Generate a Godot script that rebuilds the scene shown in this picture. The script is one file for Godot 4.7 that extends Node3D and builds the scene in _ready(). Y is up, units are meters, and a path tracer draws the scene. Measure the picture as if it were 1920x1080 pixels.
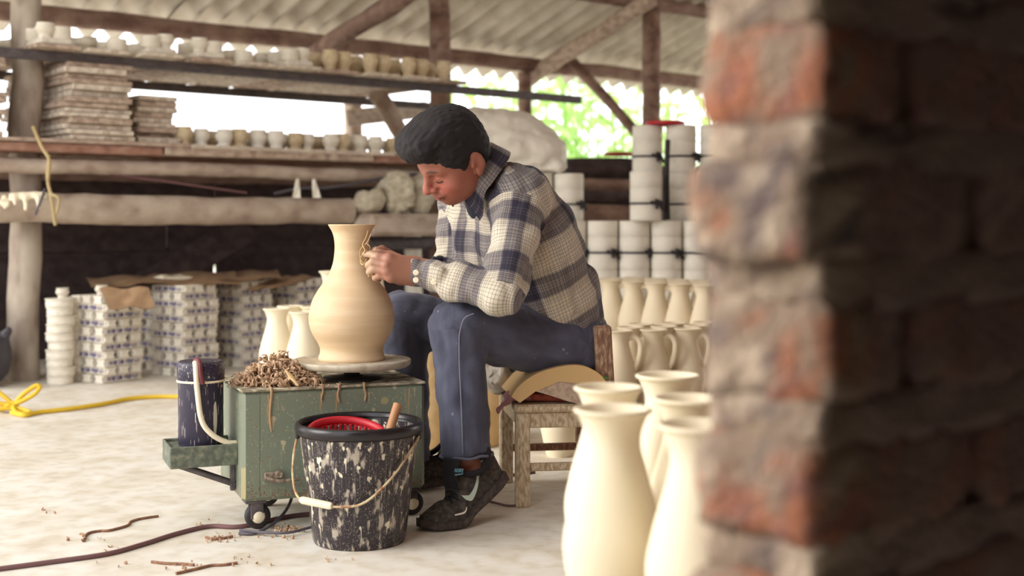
extends Node3D
# A potter trims a vase in an open shed. x runs to the right, y up, -z away; metres.
# The shed has axes of its own: t along the eave, s towards the back (see shed()).

const FOCAL := 2400.0          # of a 1920 x 1080 frame
const EYE := 0.72
const SHED_TURN := 0.684
var names := {}
var M := {}
var rng := RandomNumberGenerator.new()

func _ready():
	rng.seed = 7
	# camera: level, the lens shifted down
	var cam := Camera3D.new()
	cam.name = "camera"
	cam.projection = Camera3D.PROJECTION_FRUSTUM
	cam.keep_aspect = Camera3D.KEEP_HEIGHT
	cam.near = 0.1
	cam.far = 200.0
	cam.size = 0.1 * 1080.0 / FOCAL
	cam.frustum_offset = Vector2(0, -0.1 * 120.0 / FOCAL)
	cam.position = Vector3(0, EYE, 0)
	var look := CameraAttributesPhysical.new()
	look.frustum_near = 0.1
	look.frustum_far = 200.0
	look.frustum_focal_length = 45.0
	look.frustum_focus_distance = 3.1
	look.exposure_aperture = 2.9
	cam.attributes = look
	add_child(cam)
	cam.size = 0.1 * 1080.0 / FOCAL
	cam.current = true
	# sky, sun, exposure
	var env := Environment.new()
	var sky := Sky.new()
	var air := ProceduralSkyMaterial.new()
	air.sky_top_color = Color(0.96, 0.97, 0.99)
	air.sky_horizon_color = Color(1.0, 1.0, 1.0)
	air.ground_horizon_color = Color(0.86, 0.83, 0.76)
	air.ground_bottom_color = Color(0.7, 0.67, 0.6)
	air.sun_angle_max = 1.0
	sky.sky_material = air
	env.background_mode = Environment.BG_SKY
	env.sky = sky
	env.background_energy_multiplier = 1.4
	env.tonemap_mode = Environment.TONE_MAPPER_LINEAR
	env.tonemap_exposure = 2.35
	env.sdfgi_enabled = true
	env.ssao_enabled = true
	env.ssil_enabled = true
	var we := WorldEnvironment.new()
	we.name = "environment"
	we.environment = env
	add_child(we)
	var sun := DirectionalLight3D.new()   # a hazy sun over the open yard on the left
	sun.name = "hazy_sun"
	sun.light_color = Color(1.0, 0.985, 0.965)
	sun.light_energy = 0.4
	sun.light_angular_distance = 38.0
	sun.shadow_enabled = true
	add_child(sun)
	sun.look_at_from_position(Vector3(-5.0, 2.5, 0.8), Vector3(0, 0, -0.6))
	materials()
	shed_shell()
	brick_wall()
	shelving()
	board_stacks()
	shelf_pots()
	kiln_bars()
	right_back()
	garden()
	pitchers()
	stool()
	wheel()
	vase_and_clay()
	bucket()
	floor_things()
	person()

# a point seen at pixel (px, py) of the photograph, at a distance d in front of the lens
func at(px: float, py: float, d: float) -> Vector3:
	return Vector3((px - 960.0) * d / FOCAL, EYE - (py - 420.0) * d / FOCAL, -d)

func ground(px: float, d: float, h := 0.0) -> Vector3:
	return Vector3((px - 960.0) * d / FOCAL, h, -d)

func shed(t: float, s: float, h: float) -> Vector3:
	return Vector3(-2.2 + 0.775 * t - 0.632 * s, h, -(5.76 + 0.632 * t + 0.775 * s))

# ---------------------------------------------------------------- nodes
func numbered(called: String) -> String:
	var n: int = names.get(called, 0)
	names[called] = n + 1
	return called if n == 0 else "%s_%03d" % [called, n]

func tag(o, label: String, category: String, group := "", kind := ""):
	o.set_meta("label", label)
	if category: o.set_meta("category", category)
	if group: o.set_meta("group", group)
	if kind: o.set_meta("kind", kind)
	return o

func thing(called: String, label: String, category: String, where := Vector3.ZERO, turn := 0.0, group := "", kind := "") -> Node3D:
	var o := Node3D.new()
	o.name = numbered(called)
	o.position = where
	o.rotation.y = turn
	add_child(o)
	return tag(o, label, category, group, kind)

func part(parent: Node, called: String, mesh: Mesh, mat: Material, where := Transform3D()) -> MeshInstance3D:
	var o := MeshInstance3D.new()
	o.name = called
	o.mesh = mesh
	o.material_override = null
	for i in mesh.get_surface_count():
		if mesh is PrimitiveMesh: mesh.material = mat
		else: mesh.surface_set_material(i, mat)
	o.transform = where
	parent.add_child(o, true)
	return o

func share(parent: Node, called: String, mesh: Mesh, where := Transform3D(), mat: Material = null) -> MeshInstance3D:
	var o := MeshInstance3D.new()
	o.name = called
	o.mesh = mesh
	if mat: o.material_override = mat
	o.transform = where
	parent.add_child(o, true)
	return o

func solo(called: String, mesh: Mesh, mat: Material, label: String, category: String, where := Transform3D(), group := "", kind := "") -> MeshInstance3D:
	var o := part(self, numbered(called), mesh, mat, where)
	return tag(o, label, category, group, kind)

func copy(o: Node3D, called: String, where: Vector3, turn: float, label: String, group := "") -> Node3D:
	var c: Node3D = o.duplicate()
	c.name = numbered(called)
	add_child(c)
	c.position = where
	c.rotation = Vector3(0, turn, 0)
	c.set_meta("label", label)
	if group: c.set_meta("group", group)
	return c

const ORD := ["first", "second", "third", "fourth", "fifth", "sixth", "seventh", "eighth", "ninth", "tenth", "eleventh", "twelfth", "thirteenth", "fourteenth", "fifteenth", "sixteenth", "seventeenth", "eighteenth", "nineteenth", "twentieth"]
func ordn(i: int) -> String:
	if i < 20: return ORD[i]
	return "twenty-" + ORD[i - 20]

# ---------------------------------------------------------------- materials
func plain_mat(c: Color, rough := 0.8, metal := 0.0) -> StandardMaterial3D:
	var m := StandardMaterial3D.new()
	m.albedo_color = c
	m.roughness = rough
	m.metallic = metal
	return m

func rgb8(r: float, g: float, b: float) -> Color:
	return Color(r / 255.0, g / 255.0, b / 255.0)

func noise_tex(freq: float, cols: Array, offs: Array, sd := 1, size := 256, oct := 4, kind := FastNoiseLite.TYPE_SIMPLEX_SMOOTH) -> NoiseTexture2D:
	var n := FastNoiseLite.new()
	n.noise_type = kind
	n.frequency = freq
	n.seed = sd
	n.fractal_octaves = oct
	var g := Gradient.new()
	g.offsets = PackedFloat32Array(offs)
	g.colors = PackedColorArray(cols)
	var t := NoiseTexture2D.new()
	t.width = size
	t.height = size
	t.seamless = true
	t.noise = n
	t.color_ramp = g
	return t

# a material whose colour wanders between the given ones; uv scale in repeats per metre
func mottled(cols: Array, offs: Array, freq: float, scale: Vector3, rough := 0.85, bump := 0.0, sd := 1, world := false, size := 256) -> StandardMaterial3D:
	var m := StandardMaterial3D.new()
	m.albedo_texture = noise_tex(freq, cols, offs, sd, size)
	m.uv1_triplanar = true
	m.uv1_world_triplanar = world
	m.uv1_scale = scale
	m.roughness = rough
	if bump > 0.0:
		m.heightmap_enabled = true
		m.heightmap_scale = bump
		m.heightmap_texture = M.bump if M.has("bump") else m.albedo_texture
	return m

func blot(im: Image, x: float, y: float, r: float, c: Color):
	for j in range(int(-r), int(r) + 1):
		var w := sqrt(max(0.0, r * r - j * j))
		im.fill_rect(Rect2i(int(x - w), int(y + j), int(max(1.0, 2 * w)), 1), c)

func splash_image(w: int, h: int, base: Color, ink: Color, specks: int, blots: int, drips: int, sd: int) -> Image:
	var r := RandomNumberGenerator.new()
	r.seed = sd
	var im := Image.create(w, h, false, Image.FORMAT_RGB8)
	im.fill(base)
	for i in specks:
		var s := r.randi_range(1, 3)
		im.fill_rect(Rect2i(r.randi_range(0, w), r.randi_range(0, h), s, s + r.randi_range(0, 2)), base.lerp(ink, r.randf_range(0.25, 0.9)))
	for i in drips:
		var x := r.randi_range(0, w)
		var y := r.randi_range(-h / 8, int(h * 0.8))
		var l := r.randi_range(h / 14, h / 3)
		var k := r.randf_range(0.12, 0.6)
		for j in l:
			im.fill_rect(Rect2i(x + int(2.0 * sin(j * 0.05 + i)), y + j, r.randi_range(1, 3), 1), base.lerp(ink, k * r.randf_range(0.6, 1.0)))
	for i in blots:
		var x := r.randf_range(0, w)
		var y := r.randf_range(0, h)
		var q := r.randf_range(2.0, 9.0)
		blot(im, x, y, q, base.lerp(ink, r.randf_range(0.7, 1.0)))
		for j in r.randi_range(0, 40):
			blot(im, x + r.randf_range(-1, 1), y + j, q * 0.45 * (1.0 - j / 60.0), base.lerp(ink, 0.9))
	return im

func image_mat(im: Image, rough := 0.8) -> StandardMaterial3D:
	var m := StandardMaterial3D.new()
	m.albedo_texture = ImageTexture.create_from_image(im)
	m.roughness = rough
	return m

# ---------------------------------------------------------------- mesh building
class G:
	var v := PackedVector3Array()
	var n := PackedVector3Array()
	var uv := PackedVector2Array()
	var col := PackedColorArray()
	var ix := PackedInt32Array()
	var colored := false
	var tint := Color.WHITE

	func point(p: Vector3, nn: Vector3, u: Vector2) -> int:
		v.append(p); n.append(nn); uv.append(u); col.append(tint)
		return v.size() - 1

	func tri_ix(a: int, b: int, c: int):
		var f := (v[b] - v[a]).cross(v[c] - v[a])
		if f.dot(n[a] + n[b] + n[c]) > 0.0:
			ix.append(a); ix.append(c); ix.append(b)
		else:
			ix.append(a); ix.append(b); ix.append(c)

	# a rectangular net of points; wrap joins the last column to the first; face = a direction the sheet's normals should follow (sheets only)
	func net(rows: Array, wrap := true, face := Vector3.ZERO, us := 1.0, vs := 1.0):
		var nr := rows.size()
		var nc: int = rows[0].size()
		var acc := []
		for i in nr:
			var a := PackedVector3Array()
			a.resize(nc)
			acc.append(a)
		var last := nc if wrap else nc - 1
		for i in nr - 1:
			for j in last:
				var k := (j + 1) % nc
				var p0: Vector3 = rows[i][j]
				var p1: Vector3 = rows[i][k]
				var p2: Vector3 = rows[i + 1][k]
				var p3: Vector3 = rows[i + 1][j]
				var f := (p2 - p0).cross(p3 - p1)
				acc[i][j] += f; acc[i][k] += f; acc[i + 1][k] += f; acc[i + 1][j] += f
		var s := 0.0
		for i in nr:
			var mid := Vector3.ZERO
			for j in nc: mid += rows[i][j]
			mid /= nc
			for j in nc:
				s += acc[i][j].dot(face if face != Vector3.ZERO else rows[i][j] - mid)
		var sg := 1.0 if s >= 0.0 else -1.0
		var base := v.size()
		var cols := nc + 1 if wrap else nc
		for i in nr:
			for j in cols:
				var q: Vector3 = acc[i][j % nc]
				point(rows[i][j % nc], (q * sg).normalized() if q.length_squared() > 1e-20 else Vector3.UP, Vector2(us * j / (cols - 1.0), vs * i / maxf(1.0, nr - 1.0)))
		for i in nr - 1:
			for j in cols - 1:
				var a := base + i * cols + j
				tri_ix(a, a + 1, a + cols + 1)
				tri_ix(a, a + cols + 1, a + cols)

	func cap(ring: Array, dir: Vector3):
		var mid := Vector3.ZERO
		for p in ring: mid += p
		mid /= ring.size()
		var c := point(mid, dir, Vector2(0.5, 0.5))
		var first := v.size()
		for p in ring: point(p, dir, Vector2(0.5, 0.5) + Vector2(p.x - mid.x, p.y - mid.y))
		for j in ring.size():
			tri_ix(c, first + j, first + (j + 1) % ring.size())

	func flat_poly(pts: Array, dir: Vector3):
		var first := v.size()
		for p in pts: point(p, dir, Vector2(p.x, p.y))
		for j in range(1, pts.size() - 1):
			tri_ix(first, first + j, first + j + 1)

	# profile points (radius, height); a point given twice makes a sharp edge
	func lathe(prof: Array, seg := 40, xf := Transform3D()):
		var rows := []
		for p in prof:
			var r := []
			for j in seg:
				var a := TAU * j / seg
				r.append(xf * Vector3(p.x * cos(a), p.y, p.x * sin(a)))
			rows.append(r)
		# lathes may fold back (walls with an inside), so normals come from the profile
		var base := v.size()
		var nr := prof.size()
		for i in nr:
			var d := Vector2.ZERO
			if i > 0 and prof[i - 1].distance_to(prof[i]) > 1e-6: d += (prof[i] - prof[i - 1]).normalized()
			if i < nr - 1 and prof[i + 1].distance_to(prof[i]) > 1e-6: d += (prof[i + 1] - prof[i]).normalized()
			var nn := Vector2(d.y, -d.x).normalized()
			for j in seg + 1:
				var a := TAU * j / seg
				point(rows[i][j % seg], xf.basis * Vector3(nn.x * cos(a), nn.y, nn.x * sin(a)), Vector2(float(j) / seg, float(i) / (nr - 1)))
		var c := seg + 1
		for i in nr - 1:
			for j in seg:
				var a := base + i * c + j
				tri_ix(a, a + 1, a + c + 1)
				tri_ix(a, a + c + 1, a + c)

	func tube(path: Array, radii, sides := 10, ends := true, squash := 1.0):
		var rows := []
		var up := Vector3.UP
		var np := path.size()
		var prev := Vector3.ZERO
		for i in np:
			var d: Vector3 = (path[mini(i + 1, np - 1)] - path[maxi(i - 1, 0)]).normalized()
			var x := prev
			if i == 0:
				x = d.cross(up if absf(d.dot(up)) < 0.9 else Vector3.RIGHT).normalized()
			else:
				x = (x - d * x.dot(d)).normalized()
			prev = x
			var y := d.cross(x)
			var r: float = radii[i] if radii is Array else radii
			var ring := []
			for j in sides:
				var a := TAU * j / sides
				ring.append(path[i] + x * cos(a) * r + y * sin(a) * r * squash)
			rows.append(ring)
		net(rows)
		if ends:
			cap(rows[0], (path[0] - path[1]).normalized())
			cap(rows[-1], (path[-1] - path[-2]).normalized())

	# box with chamfered edges
	func box(c: Vector3, size: Vector3, b := 0.004, bs := Basis()):
		var h := size / 2.0
		b = minf(b, minf(h.x, minf(h.y, h.z)) * 0.6)
		var axes := [Vector3.RIGHT, Vector3.UP, Vector3.BACK]
		var P := func(sx, sy, sz, full): # corner moved onto face `full`
			var q := Vector3(sx * (h.x - (0.0 if full == 0 else b)), sy * (h.y - (0.0 if full == 1 else b)), sz * (h.z - (0.0 if full == 2 else b)))
			return c + bs * q
		for f in 3:
			for s in [-1.0, 1.0]:
				var pts := []
				for k in [[-1.0, -1.0], [1.0, -1.0], [1.0, 1.0], [-1.0, 1.0]]:
					var e := [0.0, 0.0, 0.0]
					e[f] = s; e[(f + 1) % 3] = k[0]; e[(f + 2) % 3] = k[1]
					pts.append(P.call(e[0], e[1], e[2], f))
				var first := v.size()
				var dir: Vector3 = bs * (axes[f] * s)
				var uvs := [Vector2(0, 1), Vector2(1, 1), Vector2(1, 0), Vector2(0, 0)] if f != 0 else [Vector2(0, 1), Vector2(0, 0), Vector2(1, 0), Vector2(1, 1)]
				for q in 4: point(pts[q], dir, uvs[q])
				tri_ix(first, first + 1, first + 2)
				tri_ix(first, first + 2, first + 3)
		for f in 3:
			var g := (f + 1) % 3
			var w := (f + 2) % 3
			for sg in [-1.0, 1.0]:
				for sw in [-1.0, 1.0]:
					var a := [0.0, 0.0, 0.0]
					var e := [0.0, 0.0, 0.0]
					a[f] = -1.0; a[g] = sg; a[w] = sw
					e[f] = 1.0; e[g] = sg; e[w] = sw
					var dir: Vector3 = bs * (axes[g] * sg + axes[w] * sw).normalized()
					flat_poly([P.call(a[0], a[1], a[2], g), P.call(e[0], e[1], e[2], g), P.call(e[0], e[1], e[2], w), P.call(a[0], a[1], a[2], w)], dir)
		for sx in [-1.0, 1.0]:
			for sy in [-1.0, 1.0]:
				for sz in [-1.0, 1.0]:
					flat_poly([P.call(sx, sy, sz, 0), P.call(sx, sy, sz, 1), P.call(sx, sy, sz, 2)], bs * Vector3(sx, sy, sz).normalized())

	# a box with worn, uneven faces; shade(p) may give each vertex a colour
	func rough_box(c: Vector3, size: Vector3, cells: Vector3i, noise: FastNoiseLite, amp: float, round_ := 0.3, shade = null):
		var h := size / 2.0
		var acc := {}
		var faces := []
		for f in 3:
			for s in [-1.0, 1.0]:
				var na: int = cells[(f + 1) % 3]
				var nb: int = cells[(f + 2) % 3]
				var rows := []
				for i in na + 1:
					var r := []
					for j in nb + 1:
						var e := Vector3.ZERO
						e[f] = s; e[(f + 1) % 3] = -1.0 + 2.0 * i / na; e[(f + 2) % 3] = -1.0 + 2.0 * j / nb
						var q := e * h
						var m := minf(h.x, minf(h.y, h.z)) * round_
						var inner := Vector3(clampf(q.x, -h.x + m, h.x - m), clampf(q.y, -h.y + m, h.y - m), clampf(q.z, -h.z + m, h.z - m))
						var out := (q - inner)
						q = inner + out.normalized() * m
						q += out.normalized() * (noise.get_noise_3dv(c + q) * amp)
						r.append(c + q)
					rows.append(r)
				faces.append(rows)
		for rows in faces:
			for i in rows.size() - 1:
				for j in rows[0].size() - 1:
					var g: Vector3 = (rows[i + 1][j + 1] - rows[i][j]).cross(rows[i][j + 1] - rows[i + 1][j])
					if g.dot(rows[i][j] - c) < 0.0: g = -g
					for p in [rows[i][j], rows[i + 1][j], rows[i][j + 1], rows[i + 1][j + 1]]:
						var key := Vector3i(p * 20000.0)
						acc[key] = acc.get(key, Vector3.ZERO) + g
		for rows in faces:
			var base := v.size()
			var nb: int = rows[0].size()
			for r in rows:
				for p in r:
					if shade: tint = shade.call(p)
					point(p, acc[Vector3i(p * 20000.0)].normalized(), Vector2(p.x, p.y))
			for i in rows.size() - 1:
				for j in nb - 1:
					var a = base + i * nb + j
					tri_ix(a, a + 1, a + nb + 1)
					tri_ix(a, a + nb + 1, a + nb)

	# outline in the xy plane, extruded along z from z0 to z1
	func extrude(outline: Array, z0: float, z1: float, xf := Transform3D(), sharp := true):
		var pts := PackedVector2Array(outline)
		if Geometry2D.is_polygon_clockwise(pts): pts.reverse()
		var tris := Geometry2D.triangulate_polygon(pts)
		for e in [[z0, -1.0], [z1, 1.0]]:
			var first := v.size()
			for p in pts: point(xf * Vector3(p.x, p.y, e[0]), xf.basis * Vector3(0, 0, e[1]), p)
			for i in range(0, tris.size(), 3): tri_ix(first + tris[i], first + tris[i + 1], first + tris[i + 2])
		var m := pts.size()
		var run := 0.0
		for i in m:
			var a := pts[i]
			var b := pts[(i + 1) % m]
			var d := (b - a).normalized()
			var nn := Vector2(d.y, -d.x)
			var na := nn
			var nb := nn
			if not sharp:
				var z := pts[(i + m - 1) % m]
				var y := pts[(i + 2) % m]
				var dz := (a - z).normalized()
				var dy := (y - b).normalized()
				if dz.dot(d) > 0.6: na = (nn + Vector2(dz.y, -dz.x)).normalized()
				if dy.dot(d) > 0.6: nb = (nn + Vector2(dy.y, -dy.x)).normalized()
			var first := v.size()
			point(xf * Vector3(a.x, a.y, z0), xf.basis * Vector3(na.x, na.y, 0), Vector2(0, run))
			point(xf * Vector3(b.x, b.y, z0), xf.basis * Vector3(nb.x, nb.y, 0), Vector2(0, run + a.distance_to(b)))
			point(xf * Vector3(b.x, b.y, z1), xf.basis * Vector3(nb.x, nb.y, 0), Vector2(1, run + a.distance_to(b)))
			point(xf * Vector3(a.x, a.y, z1), xf.basis * Vector3(na.x, na.y, 0), Vector2(1, run))
			run += a.distance_to(b)
			tri_ix(first, first + 1, first + 2)
			tri_ix(first, first + 2, first + 3)

	func mesh() -> ArrayMesh:
		var a := []
		a.resize(Mesh.ARRAY_MAX)
		a[Mesh.ARRAY_VERTEX] = v
		a[Mesh.ARRAY_NORMAL] = n
		a[Mesh.ARRAY_TEX_UV] = uv
		if colored: a[Mesh.ARRAY_COLOR] = col
		a[Mesh.ARRAY_INDEX] = ix
		var m := ArrayMesh.new()
		m.add_surface_from_arrays(Mesh.PRIMITIVE_TRIANGLES, a)
		return m

# smooth curve through points
func curve(pts: Array, steps := 6) -> Array:
	var out := []
	var np := pts.size()
	for i in np - 1:
		var p0: Vector3 = pts[maxi(i - 1, 0)]
		var p1: Vector3 = pts[i]
		var p2: Vector3 = pts[i + 1]
		var p3: Vector3 = pts[mini(i + 2, np - 1)]
		for k in steps:
			out.append(p1.cubic_interpolate(p2, p0, p3, float(k) / steps))
	out.append(pts[-1])
	return out

func curve2(pts: Array, steps := 6) -> Array:
	var out := []
	var np := pts.size()
	for i in np - 1:
		var p0: Vector2 = pts[maxi(i - 1, 0)]
		var p1: Vector2 = pts[i]
		var p2: Vector2 = pts[i + 1]
		var p3: Vector2 = pts[mini(i + 2, np - 1)]
		for k in steps:
			out.append(p1.cubic_interpolate(p2, p0, p3, float(k) / steps))
	out.append(pts[-1])
	return out

func log_mesh(a: Vector3, b: Vector3, r0: float, r1: float, sd: int, wob := 0.06, sides := 14) -> ArrayMesh:
	var nz := FastNoiseLite.new()
	nz.seed = sd
	nz.frequency = 1.6
	var path := []
	var rad := []
	var steps := int(clampf(a.distance_to(b) / 0.09, 6, 60))
	var side := (b - a).cross(Vector3(0.3, 0.9, 0.2)).normalized()
	for i in steps + 1:
		var f := float(i) / steps
		path.append(a.lerp(b, f) + side * nz.get_noise_2d(f * a.distance_to(b), 3.0) * r0 * 0.35 + Vector3.UP * nz.get_noise_2d(f * a.distance_to(b), 9.0) * r0 * 0.25)
		rad.append(lerpf(r0, r1, f) * (1.0 + wob * 2.0 * nz.get_noise_2d(f * 3.0, 20.0)))
	path[0] = a
	path[-1] = b
	var g := G.new()
	g.tube(path, rad, sides)
	return g.mesh()

# squared timber from a to b
func beam_mesh(a: Vector3, b: Vector3, w: float, h: float, bev := 0.006) -> ArrayMesh:
	var z := (b - a).normalized()
	var x := z.cross(Vector3.UP)
	x = x.normalized() if x.length() > 0.05 else Vector3.RIGHT
	var g := G.new()
	g.box((a + b) / 2.0, Vector3(w, h, a.distance_to(b)), bev, Basis(x, x.cross(z) * -1.0, z) if false else Basis(x, z.cross(x), z))
	return g.mesh()

# ---------------------------------------------------------------- smooth bodies from bones
class SDF:
	var kind := PackedInt32Array()
	var a: Array[Vector3] = []
	var b: Array[Vector3] = []
	var ra := PackedFloat32Array()
	var rb := PackedFloat32Array()
	var k := PackedFloat32Array()
	var sub := PackedInt32Array()
	var flat := PackedInt32Array()
	var seg := PackedInt32Array()
	var inv: Array[Transform3D] = []
	var rad: Array[Vector3] = []
	var noise: FastNoiseLite
	var stretch := Vector3.ONE
	var amp := 0.0
	var verts := PackedVector3Array()
	var norms := PackedVector3Array()
	var quads := PackedInt32Array()
	var segs := PackedInt32Array()

	func bone(p: Vector3, q: Vector3, r0: float, r1: float, kk := 0.03, sg := 0, fl := 0, sb := 0):
		kind.append(0); a.append(p); b.append(q); ra.append(r0); rb.append(r1); k.append(kk); seg.append(sg); flat.append(fl); sub.append(sb); inv.append(Transform3D()); rad.append(Vector3.ONE)

	func egg(c: Vector3, r: Vector3, kk := 0.02, sb := 0, sg := 0, bs := Basis()):
		kind.append(1); a.append(c); b.append(c); ra.append(0); rb.append(0); k.append(kk); seg.append(sg); flat.append(0); sub.append(sb); inv.append(Transform3D(bs, c).affine_inverse()); rad.append(r)

	func prim(i: int, p: Vector3) -> float:
		if kind[i] == 0:
			var ab := b[i] - a[i]
			var t := clampf((p - a[i]).dot(ab) / maxf(ab.length_squared(), 1e-9), 0.0, 1.0)
			var d := (p - a[i] - ab * t).length() - lerpf(ra[i], rb[i], t)
			if flat[i] & 1: d = maxf(d, (p - b[i]).dot(ab.normalized()))
			if flat[i] & 2: d = maxf(d, -(p - a[i]).dot(ab.normalized()))
			return d
		var q := inv[i] * p
		var r := rad[i]
		var k0 := (q / r).length()
		var k1 := (q / (r * r)).length()
		return k0 * (k0 - 1.0) / maxf(k1, 1e-6)

	func field(p: Vector3, use: PackedInt32Array) -> float:
		var d := 1e3
		for i in use:
			var e := prim(i, p)
			var kk := k[i]
			if sub[i]:
				var h := maxf(kk - absf(-d - e), 0.0) / kk
				d = -(minf(-d, e) - h * h * kk * 0.25)
			else:
				var h := maxf(kk - absf(d - e), 0.0) / kk
				d = minf(d, e) - h * h * kk * 0.25
		if amp > 0.0:
			d += amp * noise.get_noise_3dv(p * stretch)
		return d

	func build(lo: Vector3, hi: Vector3, h: float):
		var all := PackedInt32Array(range(kind.size()))
		var nb := Vector3i(ceili((hi.x - lo.x) / h / 4.0), ceili((hi.y - lo.y) / h / 4.0), ceili((hi.z - lo.z) / h / 4.0))
		var nx := nb.x * 4 + 1
		var ny := nb.y * 4 + 1
		var nz := nb.z * 4 + 1
		var val := PackedFloat32Array()
		val.resize(nx * ny * nz)
		val.fill(1e9)
		var active: Array[Vector3i] = []
		var r := h * 4.0 * 0.87
		for bx in nb.x:
			for by in nb.y:
				for bz in nb.z:
					var c := lo + Vector3(bx * 4 + 2, by * 4 + 2, bz * 4 + 2) * h
					var d := field(c, all)
					if absf(d) > r * 1.5 + amp: continue
					var use := PackedInt32Array()
					for i in all:
						var e := prim(i, c)
						if sub[i]:
							if e < 2.0 * r + k[i]: use.append(i)
						elif e < maxf(d, 0.0) + 2.2 * r + k[i]: use.append(i)
					active.append(Vector3i(bx, by, bz) * 4)
					for x in 5:
						for y in 5:
							for z in 5:
								var at := ((bx * 4 + x) * ny + by * 4 + y) * nz + bz * 4 + z
								if val[at] > 1e8:
									val[at] = field(lo + Vector3(bx * 4 + x, by * 4 + y, bz * 4 + z) * h, use)
		var id := PackedInt32Array()
		id.resize(nx * ny * nz)
		id.fill(-1)
		var off := [0, nz * ny, nz, nz * ny + nz, 1, nz * ny + 1, nz + 1, nz * ny + nz + 1]
		var cor := [Vector3(0, 0, 0), Vector3(1, 0, 0), Vector3(0, 1, 0), Vector3(1, 1, 0), Vector3(0, 0, 1), Vector3(1, 0, 1), Vector3(0, 1, 1), Vector3(1, 1, 1)]
		var edge := [[0, 1], [2, 3], [4, 5], [6, 7], [0, 2], [1, 3], [4, 6], [5, 7], [0, 4], [1, 5], [2, 6], [3, 7]]
		var f := PackedFloat32Array()
		f.resize(8)
		for blk in active:
			for x in range(blk.x, blk.x + 4):
				for y in range(blk.y, blk.y + 4):
					for z in range(blk.z, blk.z + 4):
						var at := (x * ny + y) * nz + z
						var neg := 0
						for i in 8:
							f[i] = val[at + off[i]]
							if f[i] < 0.0: neg += 1
						if neg == 0 or neg == 8: continue
						var s := Vector3.ZERO
						var m := 0
						for e in edge:
							var u: float = f[e[0]]
							var w: float = f[e[1]]
							if (u < 0.0) != (w < 0.0):
								s += cor[e[0]].lerp(cor[e[1]], u / (u - w))
								m += 1
						id[at] = verts.size()
						verts.append(lo + (Vector3(x, y, z) + s / m) * h)
		for blk in active:
			for x in range(maxi(blk.x, 1), blk.x + 4):
				for y in range(maxi(blk.y, 1), blk.y + 4):
					for z in range(maxi(blk.z, 1), blk.z + 4):
						var at := (x * ny + y) * nz + z
						if id[at] < 0: continue
						var u := val[at] < 0.0
						if (val[at + ny * nz] < 0.0) != u: quad(id[at], id[at - nz], id[at - nz - 1], id[at - 1], u)
						if (val[at + nz] < 0.0) != u: quad(id[at], id[at - 1], id[at - ny * nz - 1], id[at - ny * nz], u)
						if (val[at + 1] < 0.0) != u: quad(id[at], id[at - ny * nz], id[at - ny * nz - nz], id[at - nz], u)
		norms.resize(verts.size())
		for i in range(0, quads.size(), 4):
			var g := (verts[quads[i + 2]] - verts[quads[i]]).cross(verts[quads[i + 3]] - verts[quads[i + 1]])
			for j in 4: norms[quads[i + j]] += g
		for i in norms.size(): norms[i] = norms[i].normalized()

	func quad(p: int, q: int, r: int, s: int, u: bool):
		if p < 0 or q < 0 or r < 0 or s < 0: return
		if u: quads.append_array(PackedInt32Array([p, q, r, s]))
		else: quads.append_array(PackedInt32Array([s, r, q, p]))

	# adds the surface to a G, each vertex coloured by shade(point)
	func into(g: G, xf := Transform3D(), shade = null):
		var first := g.v.size()
		for i in verts.size():
			if shade: g.tint = shade.call(verts[i], norms[i])
			g.point(xf * verts[i], xf.basis * norms[i], Vector2.ZERO)
		for i in range(0, quads.size(), 4):
			g.tri_ix(first + quads[i], first + quads[i + 1], first + quads[i + 2])
			g.tri_ix(first + quads[i], first + quads[i + 2], first + quads[i + 3])

	# adds the surface with a cloth layout of its own for each limb: frames[seg] = [origin, axis, reference, radius]; faces are cut along the seams
	func sewn(g: G, frames: Array, tile: float):
		var ns := frames.size()
		var dist := PackedFloat32Array()
		dist.resize(verts.size() * ns)
		dist.fill(1e9)
		var own := PackedInt32Array()
		own.resize(verts.size())
		for i in verts.size():
			for q in kind.size():
				if sub[q]: continue
				var e := prim(q, verts[i])
				var w := i * ns + seg[q]
				if e < dist[w]: dist[w] = e
			var best := 1e9
			for k in ns:
				if dist[i * ns + k] < best:
					best = dist[i * ns + k]
					own[i] = k
		for i in range(0, quads.size(), 4):
			for h in [[0, 1, 2], [0, 2, 3]]:
				var t := [quads[i + h[0]], quads[i + h[1]], quads[i + h[2]]]
				var sa: int = own[t[0]]
				var sb := sa
				for q in t:
					if own[q] != sa: sb = own[q]
				var poly := []
				for q in t: poly.append([verts[q], norms[q], dist[q * ns + sa] - dist[q * ns + sb]])
				if sa == sb:
					patch(g, poly, frames[sa], tile)
					continue
				for side in [1.0, -1.0]:
					var cut := []
					for q in 3:
						var u: Array = poly[q]
						var w: Array = poly[(q + 1) % 3]
						if u[2] * side <= 0.0: cut.append(u)
						if (u[2] < 0.0) != (w[2] < 0.0):
							var f: float = u[2] / (u[2] - w[2])
							cut.append([u[0].lerp(w[0], f), u[1].lerp(w[1], f), 0.0])
					if cut.size() >= 3: patch(g, cut, frames[sa if side > 0.0 else sb], tile)

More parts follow.
